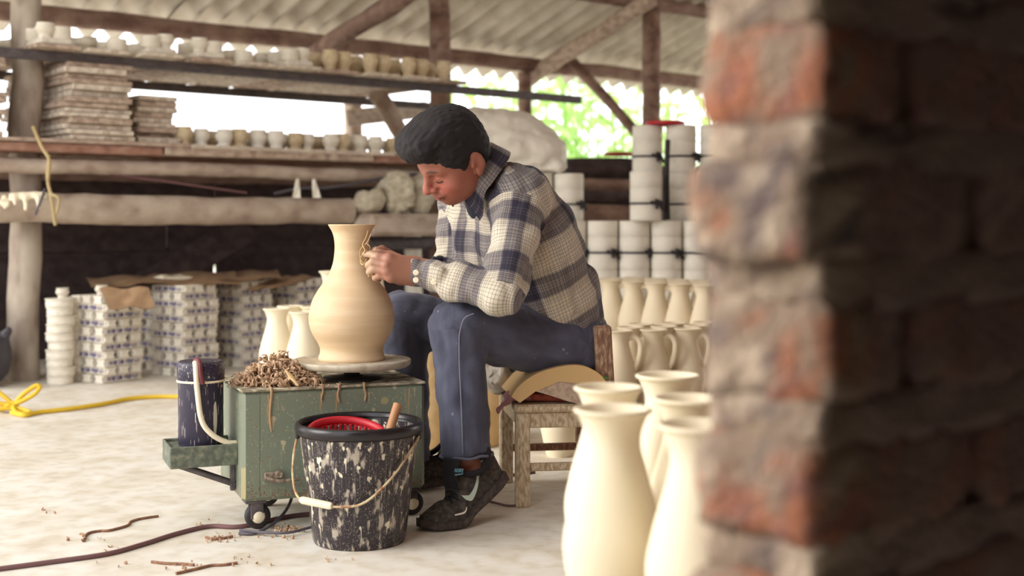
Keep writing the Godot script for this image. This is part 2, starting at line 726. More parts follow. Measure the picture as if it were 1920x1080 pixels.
	func patch(g: G, poly: Array, fr: Array, tile: float):
		var ax: Vector3 = fr[1]
		var rx: Vector3 = fr[2]
		var ry := ax.cross(rx)
		var o: Vector3 = fr[0]
		var c := Vector3.ZERO
		for q in poly: c += q[0]
		c /= poly.size()
		var ca := atan2((c - o).dot(ry), (c - o).dot(rx))
		var first := g.v.size()
		for q in poly:
			var p: Vector3 = q[0]
			var an := atan2((p - o).dot(ry), (p - o).dot(rx))
			an = ca + wrapf(an - ca, -PI, PI)
			g.point(p, q[1].normalized(), Vector2(an * fr[3], (p - o).dot(ax)) / tile)
		for j in range(1, poly.size() - 1): g.tri_ix(first, first + j, first + j + 1)

# ---------------------------------------------------------------- the materials of the place
func materials():
	M.bump = noise_tex(0.03, [Color.BLACK, Color.WHITE], [0.1, 0.9], 5, 256, 5)
	M.floor = mottled([rgb8(220, 212, 198), rgb8(227, 221, 209), rgb8(231, 227, 217), rgb8(235, 232, 224)], [0.2, 0.42, 0.6, 0.85], 0.012, Vector3(0.55, 0.55, 0.55), 0.8, 0.25, 11, true, 512)
	M.floor.detail_enabled = true
	M.floor.detail_blend_mode = BaseMaterial3D.BLEND_MODE_MUL
	M.floor.detail_uv_layer = BaseMaterial3D.DETAIL_UV_1
	M.floor.detail_albedo = noise_tex(0.05, [rgb8(238, 233, 224), rgb8(250, 247, 243), rgb8(255, 255, 255)], [0.25, 0.5, 0.9], 3, 512, 5)
	M.soil = mottled([rgb8(150, 140, 110), rgb8(120, 135, 80)], [0.3, 0.7], 0.02, Vector3.ONE * 0.5, 0.95, 0.0, 3, true)
	M.sheet = mottled([rgb8(200, 190, 172), rgb8(220, 211, 194), rgb8(230, 222, 206)], [0.25, 0.5, 0.8], 0.02, Vector3(0.9, 0.9, 0.9), 0.85, 0.0, 4)
	M.log = mottled([rgb8(158, 136, 122), rgb8(190, 172, 155), rgb8(208, 194, 176)], [0.25, 0.5, 0.78], 0.02, Vector3(1.2, 1.2, 1.2), 0.9, 0.5, 6)
	M.post = mottled([rgb8(142, 126, 114), rgb8(176, 162, 147), rgb8(198, 186, 170)], [0.25, 0.5, 0.8], 0.02, Vector3(1.2, 0.5, 1.2), 0.9, 0.5, 26)
	M.beam = mottled([rgb8(116, 88, 78), rgb8(146, 118, 104), rgb8(166, 140, 124)], [0.25, 0.5, 0.8], 0.02, Vector3(1.5, 1.5, 1.5), 0.9, 0.4, 8)
	M.redplank = mottled([rgb8(122, 84, 70), rgb8(154, 112, 94), rgb8(176, 140, 120)], [0.25, 0.5, 0.8], 0.02, Vector3(2, 2, 2), 0.9, 0.3, 9)
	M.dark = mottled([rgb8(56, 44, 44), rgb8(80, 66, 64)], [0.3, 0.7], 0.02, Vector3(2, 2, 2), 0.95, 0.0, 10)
	M.board = mottled([rgb8(190, 173, 156), rgb8(216, 202, 184), rgb8(228, 216, 198)], [0.25, 0.5, 0.8], 0.02, Vector3(3, 3, 3), 0.9, 0.4, 12)
	M.board2 = mottled([rgb8(156, 134, 118), rgb8(188, 166, 148), rgb8(206, 188, 168)], [0.25, 0.5, 0.8], 0.02, Vector3(3, 3, 3), 0.9, 0.4, 13)
	M.steel = mottled([rgb8(84, 78, 80), rgb8(112, 104, 104)], [0.3, 0.7], 0.03, Vector3(3, 3, 3), 0.6, 0.0, 14)
	M.steel.metallic = 0.3
	M.chalk = mottled([rgb8(230, 221, 204), rgb8(242, 235, 220)], [0.3, 0.7], 0.02, Vector3(4, 4, 4), 0.9, 0.0, 15)
	M.plaster = mottled([rgb8(236, 229, 215), rgb8(244, 239, 227)], [0.3, 0.7], 0.01, Vector3(2, 2, 2), 0.9, 0.0, 16)
	M.clay = plain_mat(rgb8(222, 200, 162), 0.75)
	M.cream = plain_mat(rgb8(240, 228, 200), 0.7)
	M.tanclay = mottled([rgb8(206, 172, 122), rgb8(222, 190, 142)], [0.3, 0.7], 0.02, Vector3(4, 4, 4), 0.8, 0.0, 17)
	M.rubber = plain_mat(rgb8(42, 36, 38), 0.6)
	M.sack = mottled([rgb8(176, 164, 142), rgb8(204, 193, 170), rgb8(216, 206, 186)], [0.25, 0.5, 0.8], 0.03, Vector3(3, 3, 3), 0.9, 0.6, 18)
	M.sheetcover = mottled([rgb8(226, 218, 204), rgb8(238, 231, 218)], [0.3, 0.7], 0.02, Vector3(2, 2, 2), 0.6, 0.2, 19)
	M.card = mottled([rgb8(150, 118, 88), rgb8(176, 144, 110)], [0.3, 0.7], 0.02, Vector3(3, 3, 3), 0.9, 0.0, 20)
	M.rope = plain_mat(rgb8(186, 164, 120), 0.9)
	M.yellow = plain_mat(rgb8(228, 190, 46), 0.6)
	M.maroon = plain_mat(rgb8(118, 84, 84), 0.7)
	M.graycord = plain_mat(rgb8(92, 88, 96), 0.6)
	M.red = plain_mat(rgb8(196, 40, 52), 0.45)
	M.bricks = plain_mat(Color.WHITE, 0.95)
	M.bricks.vertex_color_use_as_albedo = true
	M.bricks.heightmap_enabled = true
	M.bricks.heightmap_texture = M.bump
	M.bricks.heightmap_scale = 0.4
	M.bricks.uv1_triplanar = true
	M.bricks.uv1_scale = Vector3.ONE * 9.0
	M.painted = plain_mat(Color.WHITE, 0.8)
	M.painted.vertex_color_use_as_albedo = true

func roof_height(s: float) -> float:
	return 2.0 + 0.325 * (1.16 - s)

# ---------------------------------------------------------------- shell
func shed_shell():
	var g := G.new()
	g.box(Vector3(0, -0.1, -4), Vector3(44, 0.2, 34), 0.01)
	solo("floor", g.mesh(), M.floor, "pale dusty concrete floor of the open pottery shed", "floor", Transform3D(), "", "structure")
	g = G.new()
	g.box(Vector3(6, -0.12, -31), Vector3(60, 0.2, 20), 0.01)
	solo("ground_garden", g.mesh(), M.soil, "green garden ground outside behind the open shed", "ground", Transform3D(), "", "structure")
	# corrugated roof: a ceiling of separate sheets
	var roof := thing("ceiling", "corrugated grey fibre cement roof seen from below", "roof", Vector3.ZERO, 0.0, "", "structure")
	var pitch := 0.165
	var tiers := [[1.62, -0.35], [-0.2, -2.3], [-2.15, -4.0]]
	for tier in tiers.size():
		for k in 11:
			var t0 := -1.7 + k * pitch * 6.0
			var rows_a := []
			var rows_b := []
			for i in 3:
				var s: float = lerpf(tiers[tier][0], tiers[tier][1], i / 2.0)
				var ra := []
				var rb := []
				for j in 6 * 10 + 4:
					var t := t0 + j * pitch / 10.0
					var h: float = roof_height(s) + 0.037 * cos(TAU * t / pitch) - (0.012 if k % 2 else 0.0) + tier * 0.015
					ra.append(shed(t, s, h + 0.007))
					rb.append(shed(t, s, h))
				rows_a.append(ra)
				rows_b.append(rb)
			g = G.new()
			g.net(rows_a, false, Vector3.UP)
			g.net(rows_b, false, Vector3.DOWN)
			part(roof, "roof_sheet", g.mesh(), M.sheet)
	# the far slope over the lens, out of the picture
	g = G.new()
	var lo := [shed(-1.7, -9.0, 1.95), shed(9.2, -9.0, 1.95), shed(9.2, -3.95, 3.68), shed(-1.7, -3.95, 3.68)]
	g.flat_poly(lo, Vector3.DOWN)
	var hi := []
	for p in lo: hi.append(p + Vector3(0, 0.05, 0))
	g.flat_poly(hi, Vector3.UP)
	part(roof, "rear_slope", g.mesh(), M.sheet)
	g = G.new()
	g.box(shed(-2.15, -6.15, 2.5), Vector3(1.1, 0.06, 2.5), 0.005, Basis(Vector3.UP, SHED_TURN))
	part(roof, "doorway_roof", g.mesh(), M.sheet)
	# walls out of the picture that close the dark side
	g = G.new()
	g.box(shed(3.4, -7.3, 1.3), Vector3(11.6, 2.6, 0.2), 0.01, Basis(Vector3.UP, SHED_TURN))
	solo("wall_front", g.mesh(), M.dark, "dark boarded wall behind the viewpoint", "wall", Transform3D(), "", "structure")
	g = G.new()
	g.box(shed(-2.4, -6.15, 1.4), Vector3(0.15, 2.8, 2.4), 0.01, Basis(Vector3.UP, SHED_TURN))
	solo("wall_side", g.mesh(), M.dark, "short dark wall beside the viewpoint", "wall", Transform3D(), "", "structure")
	g = G.new()
	g.box(shed(9.2, -6.3, 1.5), Vector3(0.15, 3.0, 2.1), 0.01, Basis(Vector3.UP, SHED_TURN))
	solo("wall_end", g.mesh(), M.dark, "closed end wall of the shed far right", "wall", Transform3D(), "", "structure")
	# low wall of dark boards under the eave
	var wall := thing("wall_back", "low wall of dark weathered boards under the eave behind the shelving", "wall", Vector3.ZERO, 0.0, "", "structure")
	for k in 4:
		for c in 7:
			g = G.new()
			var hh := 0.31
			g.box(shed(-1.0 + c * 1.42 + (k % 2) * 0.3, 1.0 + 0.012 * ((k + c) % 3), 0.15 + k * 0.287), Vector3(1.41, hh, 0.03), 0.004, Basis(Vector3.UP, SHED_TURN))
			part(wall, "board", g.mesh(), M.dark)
	# eave beam, upper purlin, rafters, braces
	var b := log_mesh(shed(-1.6, 1.16, 1.86), shed(9.1, 1.16, 1.86), 0.055, 0.05, 3)
	solo("eave_beam", b, M.beam, "long round timber eave beam under the lower edge of the roof", "beam", Transform3D(), "", "structure")
	b = log_mesh(shed(-1.6, 0.3, 2.215), shed(9.1, 0.3, 2.215), 0.045, 0.045, 4)
	solo("roof_purlin", b, M.beam, "upper round purlin under the roof at the top of the picture", "beam", Transform3D(), "", "structure")
	solo("roof_rafter", log_mesh(at(566, 118, 8.0), at(800, -36, 6.9), 0.055, 0.06, 5), M.beam, "slanting rafter that rises left of the middle post", "beam", Transform3D(), "", "structure")
	solo("roof_rafter_001", log_mesh(at(992, 148, 9.3), at(1222, -2, 8.35), 0.06, 0.055, 6), M.board2, "pale slanting rafter that meets the right post at its top", "beam", Transform3D(), "", "structure")
	solo("timber_brace", log_mesh(at(1070, 112, 9.3), at(1196, 252, 8.9), 0.04, 0.038, 7), M.beam, "diagonal brace that runs down to the foot of the right post", "brace")
	solo("timber_brace_001", log_mesh(at(706, 176, 7.6), at(752, 250, 7.9), 0.055, 0.055, 8), M.log, "thick short diagonal brace left of the potter's head", "brace")
	# posts
	solo("wooden_post", log_mesh(shed(0.055, 0.15, 0.0), shed(0.065, 0.15, 2.22), 0.074, 0.066, 9, 0.04), M.post, "thick clay-splashed timber post at the far left, its foot on the floor", "post")
	solo("wooden_post", log_mesh(shed(2.53, 0.3, 0.0), shed(2.53, 0.3, 2.17), 0.066, 0.064, 10, 0.03), M.beam, "brown timber post behind the potter's head", "post")
	solo("wooden_post", log_mesh(shed(4.31, 0.3, 0.0), shed(4.31, 0.3, 2.17), 0.064, 0.062, 11, 0.03), M.beam, "timber post rising above the plaster moulds beside the brick wall", "post")
	solo("wooden_post", log_mesh(shed(3.9, 1.16, 0.0), shed(3.9, 1.16, 1.8), 0.05, 0.05, 12, 0.03), M.beam, "thin post in front of the greenery between the two thicker posts", "post")
	solo("wooden_post", log_mesh(shed(2.62, 1.4, 0.0), shed(2.62, 1.4, 1.75), 0.062, 0.06, 13, 0.03), M.log, "short thick post standing in the bright opening above the cups", "post")
	solo("wooden_post", log_mesh(shed(2.22, 0.13, 0.0), shed(2.22, 0.13, 0.94), 0.05, 0.05, 14, 0.03), M.chalk, "pale post close behind the potter's shoulder", "post")
	var pl := beam_mesh(at(648, 222, 8.3), at(800, 205, 8.6), 0.03, 0.11)
	solo("fence_plank", pl, M.board, "pale plank crossing the bright opening beside the diagonal brace", "plank")

# ---------------------------------------------------------------- the brick wall close to the lens
func brick_wall():
	var wall := thing("wall_right", "rough brick wall close by, its broken end covered in crumbling mortar", "wall", shed(-1.157, -5.264, 0), SHED_TURN, "", "structure")
	var nz := FastNoiseLite.new()
	nz.frequency = 26.0
	nz.seed = 4
	nz.fractal_octaves = 4
	var cz := FastNoiseLite.new()
	cz.frequency = 17.0
	cz.seed = 21
	cz.fractal_octaves = 3
	var red := Color(0.40, 0.155, 0.085)
	var rust := Color(0.27, 0.125, 0.10)
	var crust := Color(0.30, 0.215, 0.155)
	var pale := Color(0.55, 0.43, 0.32)
	var grey := Color(0.17, 0.125, 0.11)
	var T := 0.123
	var bias := {7: 0.16, 6: -0.25, 5: -0.1, 4: 0.14, 3: 0.1}
	for c in 20:
		var y0 := 0.048 + c * 0.107
		var x := 0.0
		var first := true
		while x < 1.9:
			var l := 0.205
			if first and c % 2: l = 0.105
			var near := x < 0.35 and y0 > 0.3 and y0 < 1.0
			var bi: float = bias.get(c, 0.0)
			var start := x - (0.012 * sin(c * 2.3) + 0.006 if first else 0.0)
			var shade := func(p: Vector3):
				var k := cz.get_noise_3dv(p) + bi
				var col := crust.lerp(red, smoothstep(0.02, 0.3, k)) if k > 0.0 else crust.lerp(pale if cz.get_noise_3dv(p * 1.7 + Vector3.ONE) > 0.05 else grey, smoothstep(0.1, 0.45, -k))
				if k > 0.25: col = col.lerp(rust, smoothstep(0.0, 0.35, cz.get_noise_3dv(p * 2.0)))
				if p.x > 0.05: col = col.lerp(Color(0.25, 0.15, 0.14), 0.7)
				return col
			var g := G.new()
			g.colored = true
			var cells := Vector3i(9, 5, 7) if near else Vector3i(3, 2, 2)
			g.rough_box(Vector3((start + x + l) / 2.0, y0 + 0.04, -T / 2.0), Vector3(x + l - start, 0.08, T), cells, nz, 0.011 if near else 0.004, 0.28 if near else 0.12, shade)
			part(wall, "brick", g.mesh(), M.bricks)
			x += l + 0.018
			first = false
	# mortar: one bed per course, uneven at the broken end
	for c in 20:
		var y0 := 0.048 + c * 0.107 + 0.075
		var shade := func(p: Vector3):
			var k := cz.get_noise_3dv(p * 1.3)
			var col := crust.lerp(pale, smoothstep(-0.1, 0.4, k)).lerp(grey, smoothstep(0.15, 0.5, -k))
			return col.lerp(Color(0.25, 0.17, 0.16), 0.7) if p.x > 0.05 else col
		var g := G.new()
		g.colored = true
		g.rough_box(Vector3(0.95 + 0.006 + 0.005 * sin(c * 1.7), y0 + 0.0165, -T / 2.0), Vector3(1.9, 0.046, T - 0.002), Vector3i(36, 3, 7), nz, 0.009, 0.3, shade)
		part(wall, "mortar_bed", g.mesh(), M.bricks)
	var fill := G.new()
	fill.colored = true
	fill.tint = crust * 0.8
	fill.box(Vector3(1.0, 1.05, -T / 2.0), Vector3(1.8, 2.1, T - 0.03), 0.003)
	part(wall, "mortar_core", fill.mesh(), M.bricks)
	for q in [[6.0, 1.65, 8.1, 3.3], [1.0, 2.75, 1.86, 1.1]]:
		var g2 := G.new()
		g2.colored = true
		g2.tint = rust
		g2.box(Vector3(q[0], q[1], -T / 2.0), Vector3(q[2], q[3], T - 0.01), 0.003)
		part(wall, "wall_run", g2.mesh(), M.bricks)

# ---------------------------------------------------------------- the long shelving along the eave
func shelving():
	solo("log_rail", log_mesh(shed(-0.9, 0.0, 0.795), shed(1.72, 0.0, 0.79), 0.071, 0.068, 21, 0.05, 18), M.log, "thick pale log lying across the posts below the shelf of cups", "log")
	solo("log_rail", log_mesh(shed(-0.9, 0.01, 0.985), shed(2.6, 0.01, 0.985), 0.036, 0.034, 22, 0.06), M.log, "thinner round rail just under the plank shelf of cups", "log")
	solo("log_rail", log_mesh(shed(-0.9, 0.85, 0.985), shed(3.0, 0.85, 0.985), 0.038, 0.036, 23), M.beam, "rear rail in the shade under the plank shelf", "log")
	# plank shelf for the cups
	var shelf := thing("plank_shelf", "long plank shelf of thick reddish boards that carries the cups and board stacks", "shelf", Vector3.ZERO)
	for k in 5:
		for c in 3:
			var g := G.new()
			var l := 1.2
			g.box(shed(-0.55 + l * (c + 0.5) + 0.1 * sin(k * 3.0), 0.04 + k * 0.19, 1.066 + 0.008 * sin(k * 5.0 + c)), Vector3(l - 0.012, 0.042, 0.18), 0.006, Basis(Vector3.UP, SHED_TURN) * Basis(Vector3.BACK, 0.006 * sin(c * 7.0 + k)))
			part(shelf, "plank", g.mesh(), [M.redplank, M.board2, M.redplank][(k + c) % 3])
	for k in 4:
		for c in 3:
			var g := G.new()
			var l := 1.2
			g.box(shed(-0.5 + l * (c + 0.5) + 0.1 * sin(k * 2.0 + 1.0), 0.06 + k * 0.235, 1.0985), Vector3(l - 0.012, 0.018, 0.225), 0.004, Basis(Vector3.UP, SHED_TURN))
			part(shelf, "thin_board", g.mesh(), M.board if (k + c) % 2 else M.board2)
	# slip splashed over the log
	var sl := SDF.new()
	sl.noise = FastNoiseLite.new()
	sl.noise.frequency = 22.0
	sl.amp = 0.008
	sl.bone(at(24, 368, 5.6), at(84, 366, 5.61), 0.017, 0.016, 0.02)
	sl.bone(at(4, 380, 5.575), at(14, 382, 5.575), 0.012, 0.012, 0.02)
	for q in [[28, 384], [47, 393], [72, 390], [8, 392]]:
		sl.bone(at(q[0], 370, 5.59), at(q[0] + 1, q[1], 5.567), 0.013, 0.006, 0.012)
	sl.build(at(-10, 410, 5.7), at(100, 345, 5.52), 0.006)
	var slip := G.new()
	sl.into(slip)
	solo("slip_splash", slip.mesh(), M.cream, "cream slip splashed and dripping over the log rail at the far left", "slip")
	# steel rails of the upper rack
	solo("steel_rail", beam_mesh(shed(-0.9, 0.0, 1.485), shed(3.38, 0.0, 1.485), 0.035, 0.045, 0.002), M.steel, "front grey steel rail of the upper rack, its end free in front of the greenery", "rail")
	solo("steel_rail", beam_mesh(shed(-0.9, 0.93, 1.485), shed(3.0, 0.93, 1.485), 0.035, 0.045, 0.002), M.steel, "rear steel rail of the upper rack above the bright opening", "rail")
	for i in 10:
		var t := 0.12 + i * 0.25 - (0.03 if i == 9 else 0.0)
		var ll := 1.12 + 0.04 * sin(i * 4.0)
		var g := G.new()
		g.box(Vector3.ZERO, Vector3(0.205 if i < 9 else 0.17, 0.018, ll), 0.004)
		solo("rack_board", g.mesh(), M.board if i % 3 else M.board2, "thin wooden board laid across the two steel rails, %s from the left post" % ordn(i), "board", Transform3D(Basis(Vector3.UP, SHED_TURN + 0.02 * sin(i * 5.0)), shed(t, 0.44, 1.5175)), "boards across the upper rack")
	# sagging cables and rope ties
	solo("sagging_cable", tube_of(curve([shed(0.4, 0.0, 0.955), shed(0.8, -0.02, 0.91), shed(1.1, -0.02, 0.876)], 8), 0.006), M.maroon, "thin dull cable sloping down onto the thick log under the shelf", "cable")
	solo("sagging_cable", tube_of(curve([shed(1.25, -0.03, 0.875), shed(1.4, -0.04, 0.905), shed(1.55, -0.05, 0.91), shed(1.75, -0.05, 0.94), shed(2.0, -0.05, 0.985), shed(2.3, -0.05, 1.0)], 8), 0.007), M.graycord, "grey cable rising to the right under the plank shelf", "cable")
	var tie := thing("rope_tie", "tan rope tied round the rails beside the left post, ends hanging", "rope", Vector3.ZERO)
	var g3 := G.new()
	g3.tube(curve([at(62, 238, 5.66), at(78, 275, 5.6), at(92, 300, 5.58), at(90, 340, 5.6), at(95, 365, 5.57), at(104, 422, 5.6)], 6), 0.008, 7)
	g3.tube(curve([at(93, 290, 5.6), at(88, 330, 5.6), at(96, 362, 5.57), at(110, 372, 5.56), at(106, 400, 5.58)], 6), 0.006, 7)
	part(tie, "strand", g3.mesh(), M.rope)
	g3 = G.new()
	g3.tube(curve([at(84, 355, 5.6), at(78, 372, 5.56), at(66, 402, 5.57)], 6), 0.006, 7)
	part(tie, "loop", g3.mesh(), M.graycord)
	# grey-white rags hanging from the cable
	for k in 2:
		var rows := []
		for i in 7:
			var r := []
			for j in 4:
				var w := 0.006 + 0.010 * i / 6.0
				r.append(at(558 + k * 30 + i * (1.0 if k else -0.4) + (j - 1.5) * w * 330, 335 + i * 6, 6.45 + 0.01 * sin(j * 2.0 + i)))
			rows.append(r)
		var g := G.new()
		g.net(rows, false, Vector3(0, 0, 1))
		for r in rows:
			for j in r.size(): r[j] += Vector3(0, 0, -0.003)
		g.net(rows, false, Vector3(0, 0, -1))
		solo("rag_strip", g.mesh(), M.chalk, ["narrow pale rag strip hanging from the grey cable, the left of two", "narrow pale rag strip hanging from the grey cable, the right of two"][k], "rag")
	# a spare board leaning in the dark under the shelf
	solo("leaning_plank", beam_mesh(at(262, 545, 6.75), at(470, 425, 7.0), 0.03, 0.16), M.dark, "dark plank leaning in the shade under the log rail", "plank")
	# lumpy sacks of scrap clay on a plank behind the log
	solo("sack_beam", beam_mesh(shed(1.735, -0.09, 0.715), shed(2.24, -0.09, 0.715), 0.19, 0.12, 0.02), M.log, "short thick timber under the clay sacks at the end of the log rail", "timber")
	var spots := [[692, 372, 6.83, 0.078, 0.05], [742, 356, 6.92, 0.1, 0.11], [790, 360, 7.03, 0.08, 0.1]]
	for i in spots.size():
		var p = spots[i]
		var c := at(p[0], p[1], p[2])
		var bottom := 0.772
		var body := SDF.new()
		body.noise = FastNoiseLite.new()
		body.noise.frequency = 9.0
		body.noise.seed = 40 + i
		body.amp = 0.035
		var up: float = c.y - bottom + p[4] * 0.8
		body.egg(Vector3(0, up / 2.0, 0), Vector3(p[3], up / 2.0, 0.08), 0.04)
		body.egg(Vector3(p[3] * 0.3, up * 0.7, 0), Vector3(p[3] * 0.6, up * 0.35, 0.06), 0.05)
		body.build(Vector3(-0.2, -0.05, -0.2), Vector3(0.2, 0.4, 0.2), 0.012)
		var g := G.new()
		body.into(g)
		solo("clay_sack", g.mesh(), M.sack, ["small round clay sack left of the two tall sacks beyond the log rail", "tall lumpy pale sack in the middle of the three sacks", "lumpy pale sack nearest the potter's face, right of the tall one"][i], "sack", Transform3D(Basis(), Vector3(c.x, bottom, c.z)), "sacks at the end of the log rail")
	# dark pipe and grey plastic bundle near the potter's hands
	solo("dark_pipe", log_mesh(at(690, 458, 6.9), at(808, 455, 7.2), 0.035, 0.035, 31, 0.02), M.steel, "dark pipe lying behind the potter's forearm", "pipe")

func tube_of(path: Array, r: float, sides := 8) -> ArrayMesh:
	var g := G.new()
	g.tube(path, r, sides)
	return g.mesh()

# stacks of ware boards at the left
func board_stacks():
	var stacks := [
		[[0.33, 0.37, 1.1085, 0.3, 0.85], 14, "the tall stack right of the left post"],
		[[0.66, 0.40, 1.1085, 0.2, 0.7], 9, "the low broken stack beside the cups"],
		[[-0.31, 0.37, 1.1085, 0.42, 0.8], 14, "the stack left of the left post"],
		[[-0.31, 0.45, 1.5085, 0.40, 0.8], 5, "the far left stack on the upper rack"]]
	var r := RandomNumberGenerator.new()
	r.seed = 5
	for si in stacks.size():
		var s: Array = stacks[si][0]
		var y: float = s[2]
		var n: int = stacks[si][1]
		for i in n:
			var th := r.randf_range(0.018, 0.029)
			var g := G.new()
			g.box(Vector3.ZERO, Vector3(s[3] + r.randf_range(-0.03, 0.025), th, s[4] + r.randf_range(-0.05, 0.05)), 0.004)
			var turn := SHED_TURN + r.randf_range(-0.04, 0.04)
			var where := shed(s[0] + r.randf_range(-0.015, 0.015), s[1] + r.randf_range(-0.02, 0.02), y + th / 2.0)
			var nth := "topmost" if i == n - 1 else ("lowest" if i == 0 else "%s from the bottom" % ordn(i))
			solo("ware_board", g.mesh(), [M.board, M.board2, M.board][r.randi() % 3], "rough ware board of %s, %s" % [stacks[si][2], nth], "board", Transform3D(Basis(Vector3.UP, turn), where), "boards of " + stacks[si][2])
			y += th + 0.0015
	# a loose pair below the far left stack
	for i in 2:
		var g := G.new()
		g.box(Vector3.ZERO, Vector3(0.5, 0.03, 0.2), 0.004)

# ---------------------------------------------------------------- cups and jars on the shelves
func cup_mesh(r: float, h: float, flare := 1.0) -> ArrayMesh:
	var g := G.new()
	var pr := curve2([Vector2(r * 0.7, 0), Vector2(r * 0.68, h * 0.1), Vector2(r * 0.64, h * 0.2), Vector2(r * 0.96, h * 0.5), Vector2(r * 0.98, h * 0.68), Vector2(r * 0.8, h * 0.9), Vector2(r * 0.86 * flare, h)], 3)
	pr.push_front(Vector2(r * 0.7, 0)); pr.push_front(Vector2(0, 0))
	pr.append(Vector2(r * 0.74 * flare, h)); pr.append(Vector2(r * 0.68, h * 0.85)); pr.append(Vector2(r * 0.86, h * 0.5)); pr.append(Vector2(r * 0.5, h * 0.08)); pr.append(Vector2(0, h * 0.07))
	g.lathe(pr, 24)
	return g.mesh()

func shelf_pots():
	var tan := mottled([rgb8(206, 184, 148), rgb8(222, 204, 170)], [0.3, 0.7], 0.02, Vector3(5, 5, 5), 0.8, 0.0, 30)
	# rows of cups on the plank shelf
	var mesh := cup_mesh(0.046, 0.092)
	var rows := ["front row", "second row", "rear row"]
	for row in 3:
		var n := 15 if row < 2 else 14
		for i in n:
			var mm: Material = tan if (i + row) % 3 == 0 else (M.chalk if i > 5 else M.plaster)
			var o := share(self, numbered("clay_cup"), mesh, Transform3D(Basis(Vector3.UP, i * 1.3).scaled(Vector3.ONE * (1.0 + 0.05 * sin(i * 5.1 + row))), shed(0.80 + i * 0.102 + 0.012 * sin(i * 3.3 + row), 0.06 + row * 0.16 + 0.02 * sin(i * 2.1), 1.108)), mm)
			tag(o, "small unglazed cup, %s on the plank shelf, %s from the left" % [rows[row], ordn(i)], "cup", "unglazed cups on the plank shelf")
	# pots on the boards of the upper rack
	var low := cup_mesh(0.045, 0.07)
	var tub := G.new()
	tub.lathe([Vector2(0, 0), Vector2(0.042, 0), Vector2(0.042, 0), Vector2(0.046, 0.006), Vector2(0.046, 0.052), Vector2(0.043, 0.058), Vector2(0.036, 0.058), Vector2(0.036, 0.02), Vector2(0, 0.018)], 24)
	var tubm := tub.mesh()
	var slab := G.new()
	slab.box(Vector3.ZERO, Vector3(0.15, 0.03, 0.26), 0.008)
	var slabm := slab.mesh()
	var jar := cup_mesh(0.044, 0.105)
	for b in 10:
		var t := 0.12 + b * 0.25 - (0.03 if b == 9 else 0.0)
		var base := 1.5268
		if b < 6:
			for k in 3:
				var y := base
				if (b + k) % 3 != 1:
					var o := share(self, numbered("plaster_block"), slabm, Transform3D(Basis(Vector3.UP, SHED_TURN + 0.05 * sin(b + k * 2.0)), shed(t + 0.008 * sin(b * 3.0 + k), 0.04 + k * 0.31, base + 0.0155)), M.chalk)
					tag(o, "flat white plaster block, %s board of the upper rack, %s from its front" % [ordn(b), ordn(k)], "block", "plaster blocks on the upper rack")
					y += 0.031
				for j in 4:
					if (b * 3 + k * 2 + j) % 5 == 3: continue
					var p := share(self, numbered("plaster_pot"), tubm if (b + k + j) % 3 else low, Transform3D(Basis(Vector3.UP, 0.3), shed(t + ((j % 2) - 0.5) * 0.096 * (0.75 if y > base + 0.01 else 1.0), -0.04 + k * 0.31 + (j / 2) * 0.14, y)), M.chalk)
					tag(p, "short white pot, %s board of the upper rack, %s from its front" % [ordn(b), ordn(k * 4 + j)], "pot", "white pots on the upper rack")
		else:
			for k in 12:
				if b == 9 and (k % 2 == 1 or k > 8): continue
				var o := share(self, numbered("clay_jar"), jar, Transform3D(Basis(Vector3.UP, k), shed(t + (-0.05 if k % 2 == 0 else 0.05) * (1.0 if b < 9 else 0.6), -0.04 + (k / 2) * 0.14 + 0.02 * (k % 2), base)), tan)
				tag(o, "tan rounded jar, %s board of the upper rack, %s from its front" % [ordn(b), ordn(k)], "jar", "tan jars on the upper rack")

# ---------------------------------------------------------------- stacks of stamped bars at the lower left
func bar_outline(w: float, h: float) -> Array:
	return curve2([Vector2(-w * 0.5, h * 0.46), Vector2(-w * 0.5, h * 0.36), Vector2(-w * 0.4, h * 0.2), Vector2(-w * 0.37, 0), Vector2(-w * 0.4, -h * 0.2), Vector2(-w * 0.5, -h * 0.36), Vector2(-w * 0.5, -h * 0.46), Vector2(0, -h * 0.5), Vector2(w * 0.5, -h * 0.46), Vector2(w * 0.5, -h * 0.36), Vector2(w * 0.4, -h * 0.2), Vector2(w * 0.37, 0), Vector2(w * 0.4, h * 0.2), Vector2(w * 0.5, h * 0.36), Vector2(w * 0.5, h * 0.46), Vector2(0, h * 0.5)], 2)

